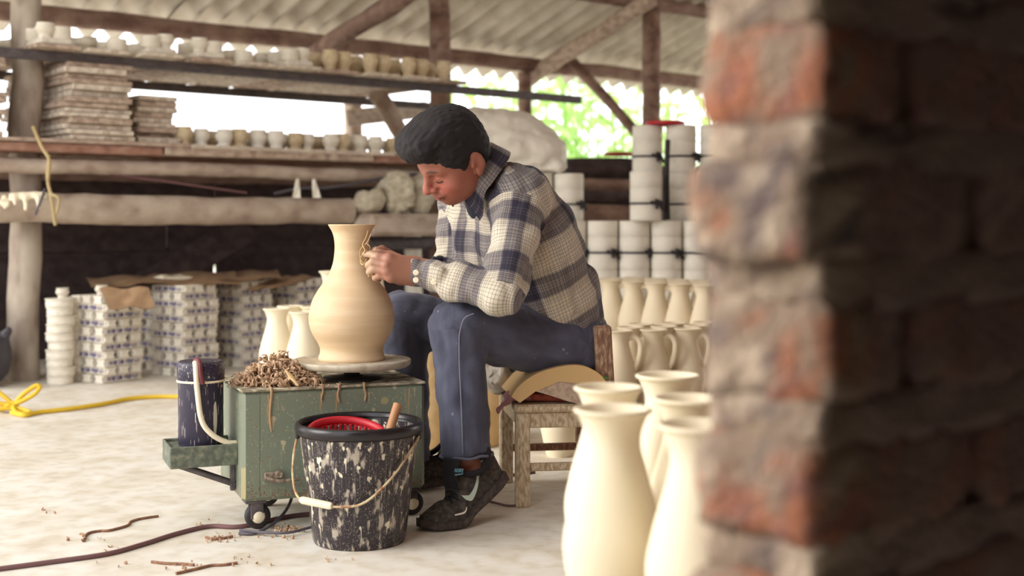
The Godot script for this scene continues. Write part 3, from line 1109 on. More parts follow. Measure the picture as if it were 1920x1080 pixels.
func kiln_bars():
	# blue stamped marks, too worn to read
	var im := Image.create(512, 96, false, Image.FORMAT_RGB8)
	var paper := rgb8(226, 216, 198)
	var ink := rgb8(62, 58, 122)
	im.fill(paper)
	var r := RandomNumberGenerator.new()
	r.seed = 9
	var x := 36
	while x < 470:
		var w := r.randi_range(18, 30)
		for k in 5:
			var a = Vector2(x + r.randf_range(0, w), r.randf_range(10, 86))
			var b := Vector2(x + r.randf_range(0, w), r.randf_range(10, 86))
			for q in 24: blot(im, lerpf(a.x, b.x, q / 24.0), lerpf(a.y, b.y, q / 24.0), 6.0, paper.lerp(ink, r.randf_range(0.75, 1.0)))
		x += w + (r.randi_range(2, 6) if r.randf() < 0.8 else 22)
	var stamp := image_mat(im, 0.9)
	var L := 0.228
	var W := 0.056
	var Hh := 0.0355
	var g := G.new()
	g.extrude(bar_outline(W, Hh), -L / 2.0, L / 2.0, Transform3D(), false)
	var bar_mesh := g.mesh()
	bar_mesh.surface_set_material(0, M.chalk)
	# the printed side panels
	g = G.new()
	for sx in [-1.0, 1.0]:
		g.box(Vector3(sx * W * 0.455, 0, 0), Vector3(W * 0.08, Hh * 0.8, L * 0.9), 0.001)
	var print_mesh := g.mesh()
	for i in print_mesh.get_surface_count(): print_mesh.surface_set_material(i, stamp)
	var proto := Node3D.new()
	share(proto, "bar_body", bar_mesh)
	share(proto, "stamped_panel", print_mesh)
	var turn := 1.01
	var e1 := Vector3(cos(turn), 0, -sin(turn))
	var e2 := Vector3(-sin(turn), 0, -cos(turn))
	var stacks := [[195, 5.76, 11, "stack nearest the left post"], [345, 6.02, 12, "second stack from the left"], [452, 6.42, 12, "shaded third stack"], [556, 6.72, 12, "fourth stack left of the vases"],
		[290, 6.3, 11, "shaded rear stack between the first two"]]
	for s in stacks:
		var corner := ground(s[0], s[1])
		for k in int(s[2]):
			for j in 3:
				var c: Node3D = proto.duplicate()
				c.name = numbered("stamped_bar")
				add_child(c)
				var along := k % 2 == 0
				var o := (j - 1) * 0.0775 + 0.006 * sin(k * 2.0 + j)
				c.position = corner + (e1 + e2) * 0.114 + (e2 if along else e1) * o + (e1 if along else e2) * 0.005 * sin(k * 4.1) + Vector3(0, 0.001 + (Hh + 0.0003) * (k + 0.5), 0)
				c.rotation.y = turn + (PI / 2 if along else 0.0) + 0.02 * sin(k * 3.7 + j)
				tag(c, "blue-stamped white bar, %s, %s layer, %s of three" % [s[3], ordn(k), ["near", "middle", "far"][j]], "bar", "blue-stamped bars in crossed stacks")
	proto.free()
	# round white dishes piled between the post and the bars
	var dish := G.new()
	dish.lathe([Vector2(0, 0), Vector2(0.058, 0), Vector2(0.058, 0), Vector2(0.06, 0.003), Vector2(0.06, 0.024), Vector2(0.058, 0.027), Vector2(0.059, 0.029), Vector2(0.063, 0.031), Vector2(0.063, 0.037), Vector2(0.05, 0.037), Vector2(0.05, 0.02), Vector2(0, 0.018)], 32)
	var dm := dish.mesh()
	var px := [[0.135, -0.09, 10, "the pile beside the left post"], [0.235, 0.0, 10, "the pile behind it towards the bars"]]
	for p in px:
		for k in int(p[2]):
			var o := share(self, numbered("round_dish"), dm, Transform3D(Basis(Vector3.UP, k).scaled(Vector3(1.0 if k % 2 else 0.94, 1.0, 1.0 if k % 2 else 0.94)), shed(p[0] + 0.004 * sin(k * 2.0), p[1], 0.001 + k * 0.0385)), M.chalk)
			tag(o, "round white plaster dish of %s, %s from the floor" % [p[3], ordn(k)], "dish", "piled round dishes")
	var spool := cup_mesh(0.03, 0.045, 1.2)
	var tops := [[0.145, -0.09, 0.386, "small white cup on top of the round dishes"], [0.31, -0.13, 0.3955, "small white spool-shaped cup on top of the first stack of bars"]]
	for p in tops:
		tag(share(self, numbered("small_cup"), spool, Transform3D(Basis(), shed(p[0], p[1], p[2])), M.chalk), p[3], "cup")
	# cardboard sheets thrown over the stacks
	var sheets := [
		[[at(172, 538, 5.95), at(286, 534, 6.05), at(300, 515, 6.5), at(160, 520, 6.4)], "brown cardboard sheet over the first stack of bars"],
		[[at(186, 541, 5.72), at(279, 540, 5.78), at(291, 577, 5.72), at(204, 579, 5.66)], "brown cardboard flap hanging down the front of the first stack"],
		[[at(250, 532, 5.98), at(452, 535, 6.2), at(440, 508, 6.7), at(290, 512, 6.6)], "large brown cardboard sheet across the second stack"],
		[[at(388, 527, 6.28), at(530, 522, 6.4), at(520, 505, 6.9), at(420, 510, 6.8)], "brown cardboard sheet over the shaded third stack"],
		[[at(452, 545, 6.22), at(508, 540, 6.3), at(600, 517, 6.75), at(540, 516, 6.8)], "pale bent cardboard strip sticking out left of the vase"]]
	for s in sheets:
		var rows := []
		for i in 9:
			var row := []
			for j in 13:
				var a: Vector3 = s[0][0].lerp(s[0][1], j / 12.0)
				var b: Vector3 = s[0][3].lerp(s[0][2], j / 12.0)
				row.append(a.lerp(b, i / 8.0) + Vector3(0, 0.006 * sin(j * 0.8 + i * 0.4), 0))
			rows.append(row)
		g = G.new()
		var up: Vector3 = (s[0][1] - s[0][0]).cross(s[0][3] - s[0][0]).normalized()
		g.net(rows, false, up)
		for row in rows:
			for j in row.size(): row[j] -= up * 0.004
		g.net(rows, false, -up)
		solo("cardboard_sheet", g.mesh(), M.card, s[1], "cardboard")
	var rag := SDF.new()
	rag.noise = FastNoiseLite.new()
	rag.noise.frequency = 14.0
	rag.amp = 0.014
	rag.egg(Vector3.ZERO, Vector3(0.11, 0.016, 0.06))
	rag.build(Vector3(-0.14, -0.04, -0.1), Vector3(0.14, 0.04, 0.1), 0.008)
	g = G.new()
	rag.into(g)
	solo("plastic_rag", g.mesh(), M.cream, "crumpled white plastic lying on the cardboard over the second stack", "plastic", Transform3D(Basis(Vector3.UP, 0.3), at(318, 522, 6.35)))
	# dark sack at the left edge
	var bag := SDF.new()
	bag.noise = FastNoiseLite.new()
	bag.noise.frequency = 10.0
	bag.amp = 0.02
	bag.egg(Vector3(0, 0.1, 0), Vector3(0.13, 0.13, 0.12))
	bag.bone(Vector3(0.05, 0.18, 0), Vector3(0.12, 0.22, 0.0), 0.02, 0.012)
	bag.build(Vector3(-0.2, -0.08, -0.2), Vector3(0.2, 0.3, 0.2), 0.012)
	g = G.new()
	bag.into(g)
	solo("dark_sack", g.mesh(), plain_mat(rgb8(62, 58, 66), 0.5), "dark crumpled plastic sack at the left edge beside the post", "sack", Transform3D(Basis(), ground(-34, 5.66, 0.03)))
	g = G.new()
	g.box(Vector3.ZERO, Vector3(0.4, 0.04, 0.3), 0.005)
	solo("shelf_block", g.mesh(), M.board2, "pale plank end left of the left post above the dark sack", "plank", Transform3D(Basis(Vector3.UP, SHED_TURN), shed(-0.38, 0.3, 0.42)))
	g = G.new()
	g.box(Vector3.ZERO, Vector3(0.34, 0.4, 0.25), 0.01)
	solo("dark_crate", g.mesh(), M.dark, "dark crate under the pale plank end at the left edge", "crate", Transform3D(Basis(Vector3.UP, SHED_TURN), shed(-0.38, 0.35, 0.2)))

# ---------------------------------------------------------------- plaster moulds, cover and planks at the right
func right_back():
	var r := 0.077
	var g := G.new()
	var prof := [Vector2(0, 0), Vector2(r - 0.004, 0), Vector2(r, 0.004)]
	for k in 3:
		var y := 0.0815 * (k + 1)
		prof.append(Vector2(r, y - 0.002))
		prof.append(Vector2(r - 0.0035, y))
		prof.append(Vector2(r, y + 0.002))
	prof.resize(prof.size() - 3)
	prof.append(Vector2(r, 0.241)); prof.append(Vector2(r - 0.004, 0.245)); prof.append(Vector2(r * 0.45, 0.245)); prof.append(Vector2(r * 0.42, 0.22)); prof.append(Vector2(0, 0.22))
	g.lathe(prof, 36)
	var body := g.mesh()
	body.surface_set_material(0, M.plaster)
	g = G.new()
	g.lathe([Vector2(r, -0.005), Vector2(r + 0.003, -0.005), Vector2(r + 0.003, 0.005), Vector2(r, 0.005)], 36)
	var band := g.mesh()
	band.surface_set_material(0, M.rubber)
	g = G.new()
	g.tube(curve([Vector3(-0.03, 0.008, 0.002), Vector3(-0.01, 0, 0.012), Vector3(0.012, 0.012, 0.014), Vector3(0.03, -0.012, 0.006), Vector3(0.045, -0.03, 0.004)], 4), 0.008, 7)
	g.tube([Vector3(0.0, 0.02, 0.006), Vector3(0.004, 0.0, 0.014), Vector3(0.002, -0.025, 0.008)], 0.008, 7)
	var knot := g.mesh()
	knot.surface_set_material(0, M.rubber)
	var proto := Node3D.new()
	share(proto, "mould_body", body)
	share(proto, "rubber_band", band, Transform3D(Basis(), Vector3(0, 0.085, 0)))
	share(proto, "band_knot", knot, Transform3D(Basis(), Vector3(0.0, 0.085, r)))
	var H3 := 0.2455
	var row := func(x0: float, d0: float, step: Vector2, n: int, tiers: Array, what: String):
		for i in n:
			for k in tiers:
				var c: Node3D = proto.duplicate()
				c.name = numbered("plaster_mould")
				add_child(c)
				c.position = Vector3(x0 + step.x * i, k * H3, -(d0 + step.y * i))
				c.rotation.y = 0.75 + 0.25 * sin(i * 2.7 + k * 1.3)
				tag(c, "white plaster mould, %s, %s from left, %s tier" % [what, ordn(i), ordn(k)], "mould", "cylindrical plaster moulds")
	# long front row
	row.call(0.30, 6.5, Vector2(0.159, -0.02), 5, [0, 1, 2], "front row behind the pitchers")
	# left upper pair beside the cover
	row.call(0.135, 6.66, Vector2(0.16, 0.0), 2, [3], "upper pair under the pale cover")
	row.call(-0.22, 6.7, Vector2(0.16, 0.0), 2, [3], "rear row under the pale cover")
	row.call(-0.22, 6.7, Vector2(0.16, 0.0), 4, [0, 1, 2], "rear row under the pale cover")
	# right columns
	row.call(0.665, 6.38, Vector2(0.16, 0.0), 1, [3], "short column in front of the right post")
	row.call(0.70, 6.62, Vector2(0.172, -0.02), 3, [3, 4], "tall columns beside the brick wall")
	row.call(0.70, 6.62, Vector2(0.172, -0.02), 3, [0, 1, 2], "tall columns beside the brick wall")
	proto.free()
	var st := G.new()
	st.tube(curve([at(1252, 262, 6.47), at(1250, 330, 6.46), at(1252, 412, 6.45)], 6), 0.014, 8, true)
	solo("rubber_strap", st.mesh(), M.rubber, "black rubber strap hanging upright between the tall plaster columns", "strap")
	# red plastic lids
	var lid := G.new()
	lid.lathe([Vector2(0, 0.004), Vector2(0.09, 0.004), Vector2(0.098, 0.0), Vector2(0.102, 0.004), Vector2(0.1, 0.016), Vector2(0.094, 0.02), Vector2(0.09, 0.014), Vector2(0, 0.012)], 40)
	solo("red_tray", lid.mesh(), M.red, "shallow red plastic tray lying on top of the tall plaster columns", "tray", Transform3D(Basis(), Vector3(0.79, 5 * H3 + 0.001, -6.6)))
	solo("red_tray", lid.mesh(), M.red, "dark red tray on the board wall left of the short plaster column", "tray", Transform3D(Basis(), Vector3(0.7, 1.166, -8.35)))
	# logs and boards in the gap
	var lp := [[at(1060, 318, 8.0), at(1230, 318, 8.2), 0.07], [at(1060, 345, 7.9), at(1230, 348, 8.1), 0.04], [at(1060, 372, 7.8), at(1230, 376, 8.0), 0.035], [at(1060, 398, 7.7), at(1230, 400, 7.9), 0.05]]
	for i in lp.size():
		solo("stacked_timber", log_mesh(lp[i][0], lp[i][1], lp[i][2], lp[i][2], 50 + i, 0.03), [M.dark, M.beam, M.dark, M.beam][i], "dark timber in the gap between the plaster moulds, %s from the top" % ordn(i), "timber", Transform3D(), "timbers in the gap")
	# the pale cover over the moulds
	var c := SDF.new()
	c.noise = FastNoiseLite.new()
	c.noise.frequency = 4.5
	c.noise.seed = 3
	c.noise.fractal_octaves = 3
	c.noise.fractal_type = FastNoiseLite.FRACTAL_RIDGED
	c.stretch = Vector3(0.8, 1.3, 0.8)
	c.amp = 0.022
	c.egg(Vector3(-0.02, 0.13, 0), Vector3(0.27, 0.17, 0.2), 0.1)
	c.egg(Vector3(0.2, 0.05, 0), Vector3(0.17, 0.13, 0.17), 0.1)
	c.egg(Vector3(-0.22, 0.1, 0), Vector3(0.2, 0.16, 0.18), 0.1)
	c.egg(Vector3(0.31, -0.02, 0.1), Vector3(0.05, 0.035, 0.05), 0.03)
	c.build(Vector3(-0.5, -0.12, -0.3), Vector3(0.46, 0.42, 0.3), 0.012)
	g = G.new()
	c.into(g)
	solo("cloth_cover", g.mesh(), M.sheetcover, "large rumpled off-white cover bundled over the moulds behind the potter's back", "cover", Transform3D(Basis(), at(935, 306, 6.7)))

# ---------------------------------------------------------------- plants outside
func garden():
	var leaf := G.new()
	var rows := []
	for i in 7:
		var f := i / 6.0
		var w := 0.055 * sin(PI * pow(f, 0.8)) + 0.002
		rows.append([Vector3(-w, -0.02 * f * f - 0.012, f * 0.5), Vector3(0, -0.16 * f * f, f * 0.5), Vector3(w, -0.02 * f * f - 0.012, f * 0.5)])
		rows[-1][0].y = -0.16 * f * f + 0.012
		rows[-1][2].y = -0.16 * f * f + 0.012
	leaf.net(rows, false, Vector3.UP)
	var lm := leaf.mesh()
	var greens := [plain_mat(rgb8(204, 224, 160), 0.5), plain_mat(rgb8(220, 232, 182), 0.5), plain_mat(rgb8(180, 212, 138), 0.5)]
	for m in greens:
		m.backlight_enabled = true
		m.backlight = Color(0.7, 0.8, 0.5)
		m.cull_mode = BaseMaterial3D.CULL_DISABLED
	var spots := [[880, 11.5, 2.6, "the dense bush behind the middle post"], [960, 12.6, 2.9, "the bush behind the thin post"], [1040, 11.6, 2.7, "the loose bush right of the thin post"], [1110, 12.4, 3.0, "the tall bush behind the diagonal brace"], [1180, 11.8, 2.6, "the bush left of the right post"], [1260, 12.8, 2.6, "the pale bush between the right post and the brick wall"], [1350, 13.2, 3.0, "the bush hidden behind the brick wall edge"]]
	var r := RandomNumberGenerator.new()
	r.seed = 12
	for i in spots.size():
		var s = spots[i]
		var base := ground(s[0], s[1])
		var o := thing("leafy_bush", "bright green long-leaved garden plant, " + s[3], "bush", base, 0.0, "leafy plants outside")
		var stems := G.new()
		var mm := MultiMesh.new()
		mm.transform_format = MultiMesh.TRANSFORM_3D
		mm.mesh = lm
		lm.surface_set_material(0, greens[0])
		var tr := []
		for k in 9:
			var top := Vector3(r.randf_range(-0.5, 0.5), s[2] * r.randf_range(0.6, 1.0), r.randf_range(-0.4, 0.4))
			var root := Vector3(top.x * 0.3, -0.02, top.z * 0.3)
			stems.tube([root, root.lerp(top, 0.5) + Vector3(0.05, 0, 0), top], [0.018, 0.012, 0.006], 6)
			for q in 14:
				var f := r.randf_range(0.35, 1.0)
				var p := root.lerp(top, f)
				var b := Basis(Vector3.UP, r.randf_range(0, TAU)) * Basis(Vector3.RIGHT, r.randf_range(-0.9, 0.5)) * Basis(Vector3.BACK, r.randf_range(-0.5, 0.5))
				tr.append(Transform3D(b.scaled(Vector3.ONE * r.randf_range(0.4, 0.85)), p))
		mm.instance_count = tr.size()
		for k in tr.size(): mm.set_instance_transform(k, tr[k])
		part(o, "stems", stems.mesh(), greens[2])
		var mi := MultiMeshInstance3D.new()
		mi.name = "foliage"
		mi.multimesh = mm
		mi.material_override = greens[i % 3]
		mi.set_meta("kind", "stuff")
		o.add_child(mi)

# ---------------------------------------------------------------- pitchers and vases
func pitcher_mesh(neck := 0.036, belly := 0.065, h := 0.285, rim := 0.051) -> ArrayMesh:
	var g := G.new()
	var out := curve2([Vector2(0.043, 0), Vector2(0.05, h * 0.08), Vector2(belly, h * 0.36), Vector2(belly * 0.88, h * 0.55), Vector2(neck * 1.08, h * 0.78), Vector2(neck, h * 0.88), Vector2(rim * 0.86, h * 0.965), Vector2(rim, h * 0.99)], 5)
	var prof := [Vector2(0, 0), Vector2(0.043, 0)]
	prof.append_array(out)
	prof.append(Vector2(rim, h)); prof.append(Vector2(rim - 0.003, h + 0.002)); prof.append(Vector2(rim - 0.006, h))
	prof.append(Vector2(rim * 0.78, h * 0.965)); prof.append(Vector2(neck - 0.006, h * 0.88)); prof.append(Vector2(neck, h * 0.77)); prof.append(Vector2(belly - 0.008, h * 0.38)); prof.append(Vector2(0.036, h * 0.06)); prof.append(Vector2(0, h * 0.05))
	g.lathe(prof, 40)
	return g.mesh()

func handle_mesh(h := 0.285) -> ArrayMesh:
	var g := G.new()
	g.tube(curve([Vector3(0.034, h * 0.9, 0), Vector3(0.055, h * 0.93, 0), Vector3(0.076, h * 0.86, 0), Vector3(0.078, h * 0.74, 0), Vector3(0.068, h * 0.6, 0), Vector3(0.055, h * 0.52, 0)], 6), 0.007, 10, true, 1.4)
	return g.mesh()

func pitchers():
	var pm := pitcher_mesh()
	var hm := handle_mesh()
	var cream2 := plain_mat(rgb8(226, 210, 182), 0.75)
	var make := func(where: Vector3, turn: float, m: Material, label: String, group: String, handle := true, sc := 1.0):
		var o := thing("clay_pitcher", label, "pitcher", where, turn, group)
		o.scale = Vector3.ONE * sc
		var b := share(o, "pitcher_body", pm)
		b.material_override = m
		if handle:
			var q := share(o, "handle", hm)
			q.material_override = m
	# out-of-focus group close to the lens, on a low bench
	var front := [[1149, 1.66, "blurred cream pitcher in front, leftmost and nearest of the foreground group"], [1141, 1.88, "blurred cream pitcher close behind the leftmost foreground pitcher"], [1252, 2.03, "farthest cream pitcher of the foreground group, behind the others"], [1294, 1.76, "middle cream pitcher of the foreground pair beside the brick wall"], [1312, 1.53, "nearest cream pitcher beside the brick wall, half hidden by the bricks"]]
	for f in front: make.call(ground(f[0], f[1], 0.195), 1.25, M.cream, f[2], "foreground pitchers", f[0] > 1145 or true, 1.0)
	var bench := thing("low_bench", "low plank bench under the foreground pitchers", "bench", ground(1225, 1.8, 0.0), 0.0)
	var g := G.new()
	g.box(Vector3(0.005, 0.18, 0), Vector3(0.23, 0.03, 0.6), 0.005)
	part(bench, "bench_top", g.mesh(), M.board)
	for sx in [-1, 1]:
		for sz in [-1, 1]:
			g = G.new()
			g.box(Vector3(0.005 + sx * 0.085, 0.083, sz * 0.26), Vector3(0.05, 0.165, 0.05), 0.004)
			part(bench, "leg", g.mesh(), M.board2)
	# lower rows behind the stool, on a pallet board
	var names3 := ["front", "second", "third", "fourth"]
	for rw in 3:
		for i in 3:
			var p := Vector3(0.385 + i * 0.13 + rw * 0.055, 0.052, -(4.6 + i * 0.045 + rw * 0.15))
			make.call(p, -0.35, cream2, "cream pitcher on the low board behind the stool, %s row, %s from left" % [names3[rw], ordn(i)], "pitchers on the low board")
	g = G.new()
	g.box(Vector3.ZERO, Vector3(0.52, 0.05, 0.55), 0.006)
	solo("pallet_board", g.mesh(), M.board, "low pallet board under the pitchers behind the stool", "pallet", Transform3D(Basis(Vector3.UP, 0.3), Vector3(0.57, 0.026, -4.8)))
	# upper rows on a raised board
	for rw in 3:
		for i in 6:
			var base := Vector3(0.345, 0.19, -5.68) + Vector3(0.632, 0, 0.775) * i * 0.137 + Vector3(0.775, 0, -0.632) * rw * 0.137
			make.call(base, -0.45, cream2, "cream pitcher on the raised board, %s row, %s from the left" % [names3[rw], ordn(i)], "pitchers on the raised board")
	g = G.new()
	g.box(Vector3.ZERO, Vector3(0.86, 0.03, 0.44), 0.006)
	solo("raised_board", g.mesh(), M.board, "raised board under the upper rows of pitchers", "board", Transform3D(Basis(Vector3.UP, -0.887), Vector3(0.668, 0.1745, -5.50)))
	g = G.new()
	g.box(Vector3.ZERO, Vector3(0.7, 0.158, 0.3), 0.01)
	solo("support_block", g.mesh(), M.board2, "wooden block that raises the board of pitchers", "block", Transform3D(Basis(Vector3.UP, -0.887), Vector3(0.70, 0.0795, -5.55)))
	# one alone behind the stool legs
	make.call(ground(1050, 3.98, 0.0), 0.4, M.cream, "single cream pitcher on the floor seen between the stool legs", "", true, 0.95)
	# cream vases behind the wheel
	var tall := [[519, 4.74, 0.121], [545, 4.9, 0.121], [569, 4.57, 0.121], [613, 4.68, 0.121], [588, 4.86, 0.121], [622, 5.07, 0.2475], [702, 5.07, 0.2475]]
	var tl := ["cream vase leftmost of the group behind the wheel", "cream vase second from the left behind the wheel", "cream vase at the front of the group behind the wheel", "cream vase half hidden by the belly of the big vase", "cream vase at the back between the other vases", "taller-standing cream pitcher seen left of the big vase's neck", "cream pitcher seen between the big vase and the potter's hand"]
	for i in tall.size():
		make.call(ground(tall[i][0], tall[i][1], tall[i][2]), -0.3, M.cream, tl[i], "cream vases behind the wheel", i == 5, 1.0)
	g = G.new()
	g.box(Vector3.ZERO, Vector3(0.44, 0.059, 0.46), 0.006)
	for k in 2:
		solo("ware_crate", g.mesh(), M.board, ["low wooden block under the cream vases behind the wheel, the lower of two", "low wooden block under the cream vases behind the wheel, the upper of two"][k], "block", Transform3D(Basis(Vector3.UP, 0.2), Vector3(-0.765, 0.03 + 0.06 * k, -4.73)))
	g = G.new()
	g.box(Vector3.ZERO, Vector3(0.64, 0.245, 0.2), 0.006)
	solo("ware_crate", g.mesh(), M.board2, "higher wooden block behind the vases under the taller-standing pitchers", "block", Transform3D(Basis(), Vector3(-0.56, 0.124, -5.1)))
	# leather-hard tan pots standing by the potter's leg
	var tanp := [[800, 4.12, 1.3, "tan leather-hard pot on the floor left of the potter's near leg"], [852, 4.3, 1.35, "tan leather-hard pot hidden behind the potter's near leg"], [902, 4.16, 1.25, "tan leather-hard pot between the potter's leg and the stool"]]
	for t in tanp: make.call(ground(t[0], t[1]), 0.2, M.tanclay, t[3], "tan leather-hard pots", false, t[2])

# a point on the floor seen at pixel (px, py), raised by h
func on_floor(px: float, py: float, h := 0.0) -> Vector3:
	var d := EYE * FOCAL / (py - 420.0)
	return Vector3((px - 960.0) * d / FOCAL, h, -d)

# ---------------------------------------------------------------- stool and what lies on it
func stool():
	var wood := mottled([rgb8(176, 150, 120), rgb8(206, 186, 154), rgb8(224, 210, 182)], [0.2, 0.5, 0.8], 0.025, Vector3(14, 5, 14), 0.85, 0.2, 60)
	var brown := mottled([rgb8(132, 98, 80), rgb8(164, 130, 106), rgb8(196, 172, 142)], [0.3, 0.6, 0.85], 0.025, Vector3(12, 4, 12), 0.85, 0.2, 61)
	var o := thing("wooden_stool", "low worn wooden chair with a short back that the potter sits on", "stool", Vector3(0.112, 0, -3.43), 0.138)
	var g := G.new()
	g.box(Vector3(0, 0.252, 0), Vector3(0.262, 0.02, 0.36), 0.005)
	part(o, "seat", g.mesh(), wood)
	for sx in [-1, 1]:
		for sz in [-1, 1]:
			g = G.new()
			g.box(Vector3(sx * 0.108, 0.121, sz * 0.155), Vector3(0.036, 0.242, 0.036), 0.004)
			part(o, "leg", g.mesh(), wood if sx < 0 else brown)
	for sz in [-1, 1]:
		g = G.new()
		g.box(Vector3(0, 0.221, sz * 0.158), Vector3(0.18, 0.04, 0.02), 0.003)
		part(o, "apron", g.mesh(), wood)
		g = G.new()
		g.box(Vector3(0, 0.1 if sz > 0 else 0.096, sz * 0.155), Vector3(0.18, 0.02, 0.016), 0.003)
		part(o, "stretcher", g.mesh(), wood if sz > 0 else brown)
	for sx in [-1, 1]:
		g = G.new()
		g.box(Vector3(sx * 0.108, 0.221, 0), Vector3(0.02, 0.04, 0.274), 0.003)
		part(o, "apron", g.mesh(), wood)
	for sz in [-1, 1]:
		g = G.new()
		g.box(Vector3(0.104, 0.36, sz * 0.155), Vector3(0.046, 0.2, 0.03), 0.006, Basis(Vector3.BACK, 0.06))
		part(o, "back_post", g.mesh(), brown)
	g = G.new()
	g.box(Vector3(0.12, 0.42, 0), Vector3(0.018, 0.06, 0.28), 0.005)
	part(o, "back_rail", g.mesh(), brown)
	# foam bent into an arch
	var foam := plain_mat(rgb8(214, 178, 126), 0.9)
	var skin := mottled([rgb8(176, 152, 132), rgb8(200, 178, 156)], [0.3, 0.7], 0.03, Vector3(6, 6, 6), 0.5, 0.0, 62)
	var c := thing("foam_cushion", "tan foam slab bent into an arch under the seated potter, its lining greyish", "cushion", Vector3(0.112, 0.264, -3.43), 0.138)
	g = G.new()
	var outer := curve2([Vector2(-0.142, 0.022), Vector2(-0.118, 0.052), Vector2(-0.07, 0.082), Vector2(0.0, 0.098), Vector2(0.05, 0.094), Vector2(0.092, 0.068), Vector2(0.112, 0.026)], 5)
	outer.append_array([Vector2(0.1, 0.018), Vector2(0.05, 0.05), Vector2(-0.02, 0.058), Vector2(-0.08, 0.034), Vector2(-0.12, 0.006)])
	g.extrude(outer, -0.15, 0.195, Transform3D(), false)
	part(c, "foam", g.mesh(), foam)
	g = G.new()
	g.extrude([Vector2(0.1, 0.018), Vector2(0.05, 0.05), Vector2(-0.02, 0.058), Vector2(-0.08, 0.034), Vector2(-0.04, 0.022), Vector2(0.0, 0.008), Vector2(0.03, 0.0), Vector2(0.07, 0.002)], -0.14, 0.192)
	part(c, "lining", g.mesh(), skin)
	g = G.new()
	g.box(Vector3.ZERO, Vector3(0.12, 0.018, 0.11), 0.003, Basis(Vector3.BACK, -0.05))
	solo("red_brick_piece", g.mesh(), mottled([rgb8(140, 62, 44), rgb8(170, 86, 62)], [0.3, 0.7], 0.03, Vector3(6, 6, 6)), "flat red brick piece wedged under the foam cushion", "brick", Transform3D(Basis(Vector3.UP, 0.138), Vector3(0.072, 0.2745, -3.335)))
	var cloth := SDF.new()
	cloth.noise = FastNoiseLite.new()
	cloth.noise.frequency = 20.0
	cloth.amp = 0.012
	cloth.egg(Vector3(0, 0.012, 0), Vector3(0.042, 0.016, 0.04), 0.01)
	cloth.bone(Vector3(-0.02, 0.01, 0.03), Vector3(-0.055, -0.016, 0.05), 0.008, 0.007, 0.01)
	cloth.build(Vector3(-0.09, -0.04, -0.07), Vector3(0.07, 0.05, 0.09), 0.005)
	g = G.new()
	cloth.into(g)
	solo("pink_cloth", g.mesh(), plain_mat(rgb8(170, 122, 128), 0.95), "crumpled dusty pink cloth at the left corner of the stool seat", "cloth", Transform3D(Basis(), Vector3(0.018, 0.264, -3.3)))
	var bag := SDF.new()
	bag.noise = FastNoiseLite.new()
	bag.noise.frequency = 26.0
	bag.amp = 0.02
	bag.egg(Vector3(0, 0.045, 0), Vector3(0.042, 0.05, 0.06), 0.01)
	bag.build(Vector3(-0.08, -0.03, -0.1), Vector3(0.08, 0.13, 0.1), 0.006)
	g = G.new()
	bag.into(g)
	solo("plastic_bag", g.mesh(), plain_mat(rgb8(214, 200, 182), 0.3), "crumpled translucent plastic bag between the potter's thigh and the stool", "bag", Transform3D(Basis(), Vector3(-0.03, 0.264, -3.47)))
	g = G.new()
	g.tube(curve([at(1082, 702, 3.28), at(1106, 706, 3.27), at(1128, 708, 3.26), at(1142, 709, 3.27)], 4), [0.006, 0.006, 0.006, 0.007, 0.008, 0.008, 0.008, 0.007, 0.006, 0.005, 0.004, 0.003, 0.002], 8, true, 0.6)
	solo("green_strap", g.mesh(), plain_mat(rgb8(74, 160, 62), 0.5), "bright green plastic strap end sticking out over the cushion by the chair back", "strap")

